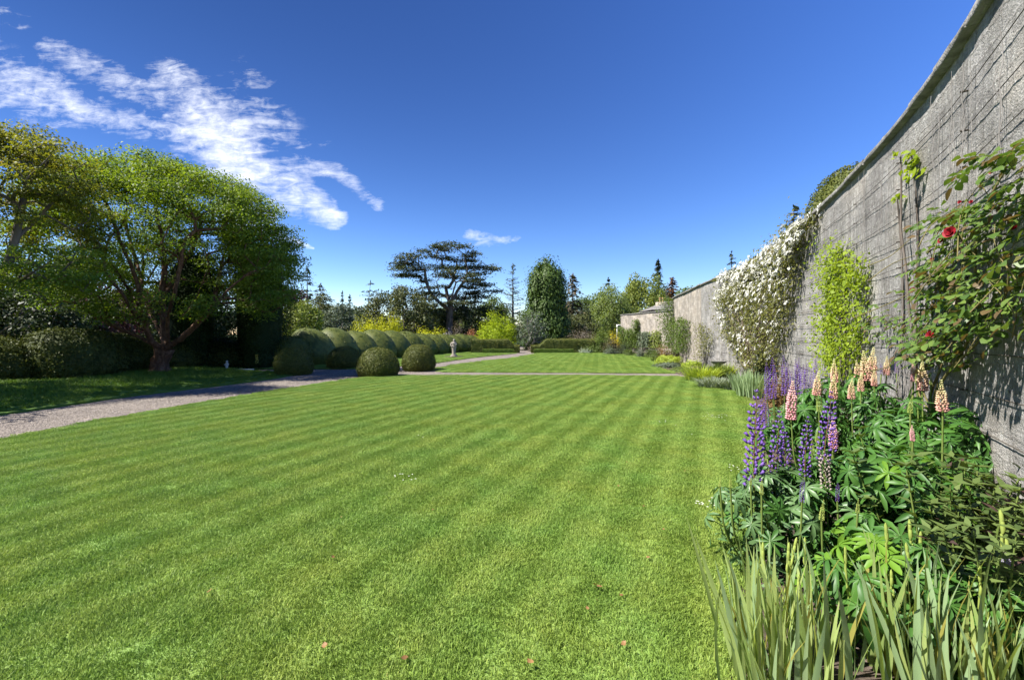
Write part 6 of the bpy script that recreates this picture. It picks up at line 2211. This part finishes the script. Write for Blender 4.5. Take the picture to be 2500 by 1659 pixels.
ROSE_L = [rose_leaf_mesh() for _ in range(5)]
ROSE_F = [rose_flower_mesh() for _ in range(2)]
sbr = WL.s_at_px(2300)
rb = WL.at(np.array([sbr]), 0.02, np.array([0.25]))[0]
rose = thing('climbing_rose', 'large climbing rose with glossy leaves and crimson flowers on the near wall', 'rose', tuple(rb))
ROSE = [(x_ + 42, y_) for x_, y_ in [(2440, 385), (2500, 345), (2560, 330), (2560, 820), (2460, 800), (2400, 850), (2330, 915), (2270, 895), (2235, 850), (2255, 800), (2230, 735), (2260, 690), (2240, 640), (2290, 600), (2290, 530), (2330, 505), (2390, 500), (2420, 440)]]
s, z = on_wall(WL, ROSE, 260)
# leaves sit in tiers along arching shoots
off = np.abs(R.normal(0.10, 0.09, 260)) + 0.03
P = WL.at(s, z, off)
nr = WL.nrm(s)
for k in range(260):
    out = Vector((nr[k][0], nr[k][1], 0))
    d = out * R.uniform(0.2, 1.0) + Vector((R.normal(0, 0.8), R.normal(0, 0.8), R.normal(-0.1, 0.25)))
    nn = out * R.uniform(0.1, 0.9) + Vector((R.normal(0, 0.25), R.normal(0, 0.25), 0.9))
    child('leaf', random.choice(ROSE_L), rose, frame(P[k], nn, d, scale=R.uniform(0.075, 0.115)))
s, z = on_wall(WL, ROSE, 900)
Pf = WL.at(s, z, np.abs(R.normal(0.08, 0.08, 900)) + 0.03)
nrf = WL.nrm(s)
tag(leaf_geo(Pf, np.column_stack((nrf, np.full(900, 0.8))) + R.normal(0, 0.45, Pf.shape), 0.062, 1.45, None).build('foliage', MAT['rose_leaf'], rose), kind='stuff')
for (px, py, sz, o_) in ((2420, 555, 0.036, 0.26), (2345, 580, 0.020, 0.2), (2258, 705, 0.022, 0.2), (2350, 818, 0.028, 0.26), (2318, 628, 0.014, 0.2), (2280, 808, 0.012, 0.1), (2375, 487, 0.012, 0.1), (2343, 488, 0.012, 0.1), (2432, 412, 0.014, 0.1), (2495, 549, 0.016, 0.1)):
    sw = WL.s_at_px(px + 50)
    zz = CAMH + (HY - py) / FPX * float(WL.pos(sw)[1])
    # slide along the line of sight so that the bloom stands proud of the leaves
    p = WL.at(np.array([sw]), zz, np.array([o_]))[0]
    n2 = WL.nrm(np.array([sw]))[0]
    child('flower', random.choice(ROSE_F), rose, frame(p, (n2[0] - 0.5, n2[1] - 0.9, 0.35), roll=R.uniform(0, 6), scale=sz))
# main canes, then thin shoots
for (path, r0) in (([(2318, 1050), (2350, 960), (2385, 870), (2420, 760), (2450, 640), (2480, 520), (2500, 400)], 0.014), ([(2318, 1050), (2335, 970), (2340, 880), (2330, 780), (2345, 680), (2370, 580), (2400, 500)], 0.012),
                   ([(2318, 1050), (2300, 960), (2285, 880), (2270, 800), (2265, 730)], 0.009), ([(2318, 1050), (2372, 930), (2440, 830), (2495, 700), (2520, 560)], 0.012), ([(2318, 1050), (2310, 940), (2300, 820), (2310, 700), (2320, 600)], 0.008)):
    pts = []
    for i, (px, py) in enumerate(path):
        sw = WL.s_at_px(px)
        pts.append(WL.at(np.array([sw]), CAMH + (HY - py) / FPX * float(WL.pos(sw)[1]), np.array([0.10 + 0.05 * math.sin(i * 1.7)]))[0])
    pts = np.vstack((np.array(rb)[None] + (0, 0, -0.02), pts))
    lo = smooth_line(pts, 4)
    tube(lo, np.linspace(r0, r0 * 0.4, len(lo)), 6).build('cane', MAT['stem_rose'], rose)
for k in range(40):
    i = R.integers(0, 640, 1)[0]
    e = Pf[i]
    b_ = e + np.array((R.normal(0, 0.18), R.normal(0, 0.18), -R.uniform(0.15, 0.5)))
    tube(smooth_line([b_, (b_ + e) / 2 + R.normal(0, 0.03, 3), e], 3), np.linspace(0.004, 0.002, 7), 4).build('shoot', MAT['stem_rose'], rose)
# bare dry twigs left of the rose foot
for k in range(16):
    s0 = WL.s_at_px(random.uniform(2215, 2262))
    t = np.linspace(0, 1, 9)
    tube(WL.at(s0 + np.cumsum(R.normal(0, 0.02, 9)), 0.2 + t * R.uniform(0.9, 1.6), 0.05 + np.abs(R.normal(0.03, 0.03, 9))), np.linspace(0.006, 0.002, 9), 4).build('dry_stem', MAT['strand'], rose)
s, z = on_wall(WL, [(2150, 742), (2215, 760), (2240, 800), (2250, 860), (2200, 830), (2165, 790)], 40)
for k in range(40):
    p = WL.at(s[k:k + 1], z[k:k + 1], np.array([abs(R.normal(0.12, 0.08))]))[0]
    child('leaf', random.choice(ROSE_L), rose, frame(p, (-0.4, R.normal(0, 0.3), 0.9), (R.normal(), R.normal(), -0.1), scale=R.uniform(0.06, 0.09)))

# ------------------------------------------------------------------ statue, signs, basin, house and other small things
def ball(c, r, n=10, m=7, sq=(1, 1, 1)):
    pr = [(max(0.001, math.sin(math.pi * k / m)), -math.cos(math.pi * k / m)) for k in range(m + 1)]
    g = lathe(pr, n)
    g.V = [v * np.array(sq) * r + np.array(c) for v in g.V]
    return g


# stone term figure on its round bed
sx, sy = gp(1108, 872)
st = thing('garden_statue', 'weathered stone term figure with bent arm on the grass before the wavy hedge', 'statue', (sx, sy, 0.04))
g = Geo()
for a, b_, c, d in ((0.20, 0.20, 0.0, 0.10), (0.15, 0.15, 0.10, 0.16)):
    g.merge(box_geo(sx - a, sx + a, sy - b_, sy + b_, 0.04 + c, 0.04 + d))
g.build('plinth', MAT['stone'], st)
k = [(0.115, 0.20), (0.12, 0.24), (0.115, 0.30), (0.125, 0.50), (0.145, 0.62), (0.155, 0.66)]
lathe(k, 8, sx, sy).build('pillar', MAT['stone'], st)
body = lathe([(0.10, 0.64), (0.155, 0.67), (0.15, 0.72), (0.125, 0.78), (0.135, 0.85), (0.165, 0.93), (0.15, 0.99), (0.06, 1.02), (0.05, 1.05)], 14, sx, sy)
body.V = [np.column_stack((sx + (v[:, 0] - sx) * 1.1, sy + (v[:, 1] - sy) * 0.75, v[:, 2])) for v in body.V]
body.merge(ball((sx + 0.01, sy - 0.01, 1.11), 0.078, 12, 8, (0.85, 0.95, 1.15)))
body.merge(ball((sx + 0.01, sy - 0.085, 1.105), 0.018, 6, 4))
body.merge(tube(smooth_line([(sx - 0.15, sy, 0.96), (sx - 0.20, sy - 0.04, 0.86), (sx - 0.17, sy - 0.09, 0.76), (sx - 0.09, sy - 0.11, 0.72)], 4), 0.036, 7, cap=True))
body.merge(tube(smooth_line([(sx + 0.15, sy, 0.96), (sx + 0.17, sy - 0.06, 0.85), (sx + 0.08, sy - 0.12, 0.82), (sx - 0.02, sy - 0.13, 0.90)], 4), 0.036, 7, cap=True))
body.build('figure', MAT['stone'], st, smooth=True)
V = [(sx + 0.62 * math.cos(a), sy + 0.62 * math.sin(a)) for a in np.linspace(0, 2 * np.pi, 28, endpoint=False)]
o = slab('soil', V, 0.062, MAT['soil'], 0.03)
tag(o, 'round patch of bare soil at the foot of the stone figure', 'soil', kind='structure')

# small white putto by the yew
sx, sy = gp(554, 903)
st = thing('small_statue', 'small white stone cherub at the foot of the columnar yew', 'statue', (sx, sy, 0.0))
box_geo(sx - 0.09, sx + 0.09, sy - 0.09, sy + 0.09, 0.0, 0.07).build('plinth', MAT['stone_white'], st)
b2 = lathe([(0.05, 0.07), (0.045, 0.14), (0.06, 0.20), (0.065, 0.24), (0.05, 0.29), (0.025, 0.31)], 10, sx, sy)
b2.merge(ball((sx, sy, 0.36), 0.048, 10, 7))
b2.merge(tube([(sx - 0.05, sy, 0.28), (sx - 0.10, sy - 0.03, 0.22), (sx - 0.04, sy - 0.06, 0.20)], 0.016, 6))
b2.merge(tube([(sx + 0.05, sy, 0.28), (sx + 0.10, sy - 0.03, 0.24), (sx + 0.05, sy - 0.06, 0.26)], 0.016, 6))
b2.build('figure', MAT['stone_white'], st, smooth=True)
kx, ky = gp(545, 904)
g = Geo()
tag(box_geo(kx - 1.1, kx + 1.25, ky - 0.06, ky + 0.06, 0.0, 0.07).build('kerb_stone', MAT['stone_white'], origin=(kx, ky, 0)), 'pale stone kerb line beside the small cherub', 'kerb')

# yellow sign
sx, sy = gp(628, 901)
sg = thing('sign_post', 'slim yellow two panel sign on a thin post beside the yew', 'sign', (sx, sy, 0.0))
tube([(sx, sy, -0.02), (sx, sy, 0.66)], 0.014, 6).build('post', MAT['wood'], sg)
for z0, z1 in ((0.235, 0.445), (0.453, 0.675)):
    p = box_geo(sx - 0.075, sx + 0.075, sy - 0.03, sy - 0.016, z0, z1).build('panel', MAT['sign'], sg)
g = Geo().add([(sx - 0.02, sy - 0.0325, 0.29), (sx + 0.02, sy - 0.0325, 0.29), (sx + 0.02, sy - 0.0325, 0.305), (sx - 0.02, sy - 0.0325, 0.305)], [(0, 1, 2, 3)])
g.add([(sx - 0.045, sy - 0.0325, 0.38), (sx + 0.045, sy - 0.0325, 0.38), (sx + 0.045, sy - 0.0325, 0.388), (sx - 0.045, sy - 0.0325, 0.388)], [(0, 1, 2, 3)])
g.build('marking', MAT['sign_dark'], sg)

# bench against the hedge
bx, by = gp(1097, 861)
bn = thing('garden_bench', 'small wooden bench in the shadow of the wavy hedge', 'bench', (bx, by, 0))
for k in range(3):
    box_geo(bx - 0.5, bx + 0.5, by - 0.22 + k * 0.15, by - 0.10 + k * 0.15, 0.42, 0.45).build('seat_slat', MAT['wood'], bn)
for k in range(3):
    box_geo(bx - 0.5, bx + 0.5, by + 0.24, by + 0.27, 0.52 + k * 0.12, 0.60 + k * 0.12).build('back_slat', MAT['wood'], bn)
for dx in (-0.46, 0.46):
    for dy in (-0.2, 0.22):
        box_geo(bx + dx - 0.03, bx + dx + 0.03, by + dy - 0.03, by + dy + 0.015, 0.0, 0.418 if dy < 0 else 0.86).build('leg', MAT['wood'], bn)

# stone basin at the wall
s = WL.s_at_px(1797)
p = WL.at(np.array([s]), 0.0, np.array([0.55]))[0]
ba = thing('stone_basin', 'dark shallow stone bowl on a pedestal left of the clematis foot', 'basin', tuple(p))
lathe([(0.16, 0.0), (0.16, 0.06), (0.09, 0.10), (0.07, 0.30), (0.09, 0.46), (0.10, 0.50)], 14, p[0], p[1]).build('pedestal', MAT['stone'], ba)
lathe([(0.10, 0.50), (0.18, 0.53), (0.27, 0.60), (0.285, 0.62), (0.26, 0.615), (0.16, 0.57), (0.0, 0.56)], 20, p[0], p[1]).build('bowl', MAT['coping'], ba, smooth=True)
# pale pilaster strips on the wall beside it
for px in (1762, 1790):
    s = WL.s_at_px(px)
    ss = np.array([s - 0.09, s + 0.09, s + 0.09, s - 0.09])
    V = np.vstack((WL.at(ss, 0.0, np.array([0.06, 0.06, -0.02, -0.02])), WL.at(ss, 2.3, np.array([0.06, 0.06, -0.02, -0.02]))))
    Geo().add(V, [(0, 1, 5, 4), (1, 2, 6, 5), (3, 0, 4, 7), (4, 5, 6, 7)]).build('pilaster', MAT['coping'], near_wall)

# boulder in the far border
bx, by = gp(1456, 858)
bb = ball((0, 0, 0), 1.0, 14, 9)
V = np.concatenate(bb.V)
V = V * (1 + 0.14 * lumps(V, 2.2, 5))[:, None] * np.array((0.42, 0.3, 0.28)) + np.array((bx, by, 0.12))
tag(Geo().add(V, np.concatenate(bb.Q)).build('boulder', MAT['stone_white'], smooth=True, origin=(bx, by, 0)), 'pale boulder at the corner of the far lawn', 'rock')

# white framed pane beside the far wall
fx, fy = (1513 - CX) / FPX * 43.5, 43.5
fr = thing('glass_porch', 'narrow white framed glazed panel left of the far wall', 'porch', (fx, fy, 0))
for a, b_, z0, z1 in ((-0.30, -0.22, 0, 2.45), (0.22, 0.30, 0, 2.45)):
    box_geo(fx + a, fx + b_, fy - 0.05, fy + 0.05, z0, z1).build('frame', MAT['white_paint'], fr)
for z0, z1 in ((2.36, 2.44), (1.0, 1.06), (1.68, 1.73)):
    box_geo(fx - 0.219, fx + 0.219, fy - 0.045, fy + 0.045, z0, z1).build('glazing_bar', MAT['white_paint'], fr)
for z0, z1 in ((0.02, 0.995), (1.065, 1.675), (1.735, 2.355)):
    box_geo(fx - 0.215, fx + 0.215, fy - 0.01, fy + 0.01, z0, z1).build('pane', MAT['glass'], fr)

# lodge roof and chimney beyond the wall
hx, hy = (1612 - CX) / FPX * 58, 58.0
hs = thing('stone_lodge', 'low stone lodge with grey roof and chimney just above the far wall', 'house', (hx, hy, 0))
box_geo(hx - 1.4, hx + 5, hy - 2.5, hy + 3, 0, 4.55).build('wall', MAT['wall_far'] and MAT['stone'], hs)
V = [(hx - 1.9, hy - 2.9, 4.5), (hx + 5.4, hy - 2.9, 4.5), (hx + 5.4, hy + 3.4, 4.5), (hx - 1.9, hy + 3.4, 4.5), (hx + 0.7, hy + 0.2, 5.75), (hx + 5.4, hy + 0.2, 5.75)]
rf = Geo().add(V, [(0, 1, 5, 4), (2, 3, 4, 5)], T=[(3, 0, 4), (1, 2, 5)]).build('roof', MAT['slate'], hs)
ch = box_geo(hx - 0.75, hx + 0.75, hy - 1.1, hy - 0.4, 4.2, 5.55).build('chimney', MAT['stone'], hs)
for dx in (-0.28, 0.08):
    lathe([(0.15, 5.55), (0.14, 5.62), (0.12, 6.05), (0.15, 6.10), (0.13, 6.12), (0.10, 5.9)], 10, hx + dx, hy - 0.75).build('chimney_pot', MAT['pot'], hs)
g = tube([(hx + 0.55, hy - 0.75, 5.5), (hx + 0.55, hy - 0.75, 7.0)], 0.03, 5)
for k in range(4):
    g.merge(tube([(hx + 0.35, hy - 0.75, 6.5 + 0.13 * k), (hx + 0.75, hy - 0.75, 6.5 + 0.13 * k)], 0.015, 4))
g.build('aerial', MAT['wire'], hs)

# ------------------------------------------------------------------ fallen leaves and daisies on the lawn
def fallen(size):
    g = Geo()
    n = 5
    V = []
    curl = random.uniform(0.15, 0.5)
    for k in range(n):
        t = k / (n - 1)
        w = [0.05, 0.32, 0.42, 0.28, 0.02][k]
        z = curl * (2 * t - 1) ** 2 * 0.5
        V += [(t - 0.5, -w, z + curl * w * 0.7), (t - 0.5, 0, z), (t - 0.5, w, z + curl * w * 0.7)]
    V = np.array(V)
    V[:, 1] += 0.05 * np.sin(V[:, 0] * 7)
    Q = []
    for k in range(n - 1):
        Q += [(3 * k, 3 * k + 1, 3 * k + 4, 3 * k + 3), (3 * k + 1, 3 * k + 2, 3 * k + 5, 3 * k + 4)]
    return g.add(V * size, Q, tint=random.uniform(0, 1)).mesh('fallen_leaf', MAT['dry_leaf'], smooth=True)


FL = [
    (1464, 1463, 0.055, 'curled orange brown leaf, largest one right of the middle of the lawn'), (1453, 1457, 0.045, 'narrow brown leaf touching the largest curled leaf'),
    (1434, 1518, 0.030, 'small curled brown leaf below the largest curled leaf'), (1457, 1497, 0.022, 'tiny dull leaf between the largest leaf and the small curled one'),
    (1517, 1484, 0.028, 'dark brown leaf right of the largest curled leaf'), (1583, 1388, 0.040, 'thin upright tan leaf nearest the iris plants'),
    (1523, 1609, 0.042, 'orange leaf at the lower right of the lawn'), (1295, 1657, 0.048, 'orange leaf cut by the bottom edge of the view'),
    (988, 1645, 0.045, 'brown leaf at the bottom middle of the lawn'), (793, 1614, 0.045, 'folded brown leaf on a dark stripe at the bottom'),
    (812, 1386, 0.036, 'pale tan leaf alone on the left half of the lawn'), (512, 1473, 0.045, 'flat orange leaf farthest left on the lawn'),
    (1515, 1313, 0.026, 'small tan leaf left of the pair near the border'), (1620, 1316, 0.028, 'small tan leaf close to the border foliage'),
    (1571, 1256, 0.028, 'tiny tan leaf halfway up the lawn near the border'), (1672, 1166, 0.030, 'small brown leaf beside the lupin foliage'),
    (1530, 1143, 0.030, 'small brown leaf on the upper right of the lawn'), (1388, 1194, 0.030, 'small tan leaf in the upper middle of the lawn'),
    (1510, 1204, 0.030, 'pale leaf between the upper brown leaf and the border leaves'), (1057, 1265, 0.026, 'tiny orange leaf near the middle of the lawn'),
    (1737, 1236, 0.040, 'pale brown leaf lying by the daisies under the lupins'), (833, 1284, 0.024, 'tiny dull brown leaf above the pale tan leaf'),
]
for px, py, sz, lab in FL:
    X, Y = gp(px, py)
    me = fallen(sz * 0.72)
    o = bpy.data.objects.new('fallen_leaf', me)
    o.location = (X, Y, 0.074)
    o.rotation_euler = (R.normal(0, 0.3), R.normal(0, 0.3), R.uniform(0, 6.28))
    link(o)
    tag(o, lab, 'leaf', 'fallen leaves on the lawn')

g = Geo()
for (px, py, w, h, n) in ((1745, 1028, 20, 6, 26), (1792, 1160, 14, 8, 9), (1740, 1250, 20, 8, 12), (1700, 1250, 8, 4, 4), (985, 1182, 20, 10, 9), (1620, 1040, 10, 5, 5), (1590, 940, 16, 4, 10), (1560, 907, 30, 1.5, 14), (1640, 946, 10, 3, 6), (1197, 1013, 5, 3, 2), (1500, 1000, 160, 60, 8), (1035, 1080, 8, 4, 2)):
    for _ in range(n):
        X, Y = gp(px + R.normal(0, w), py + R.normal(0, h * 0.6))
        for k in range(6):
            a0, a1 = 2 * np.pi * k / 6, 2 * np.pi * (k + 1) / 6
            r_ = 0.0085
            g.add([(X, Y, 0.083), (X + r_ * math.cos(a0), Y + r_ * math.sin(a0), 0.086), (X + r_ * math.cos(a1), Y + r_ * math.sin(a1), 0.086)], T=[(0, 1, 2)], tint=0.7)
tag(g.build('daisies', MAT['white']), 'scattered small white daisies in the mown lawn', 'daisies', kind='stuff')
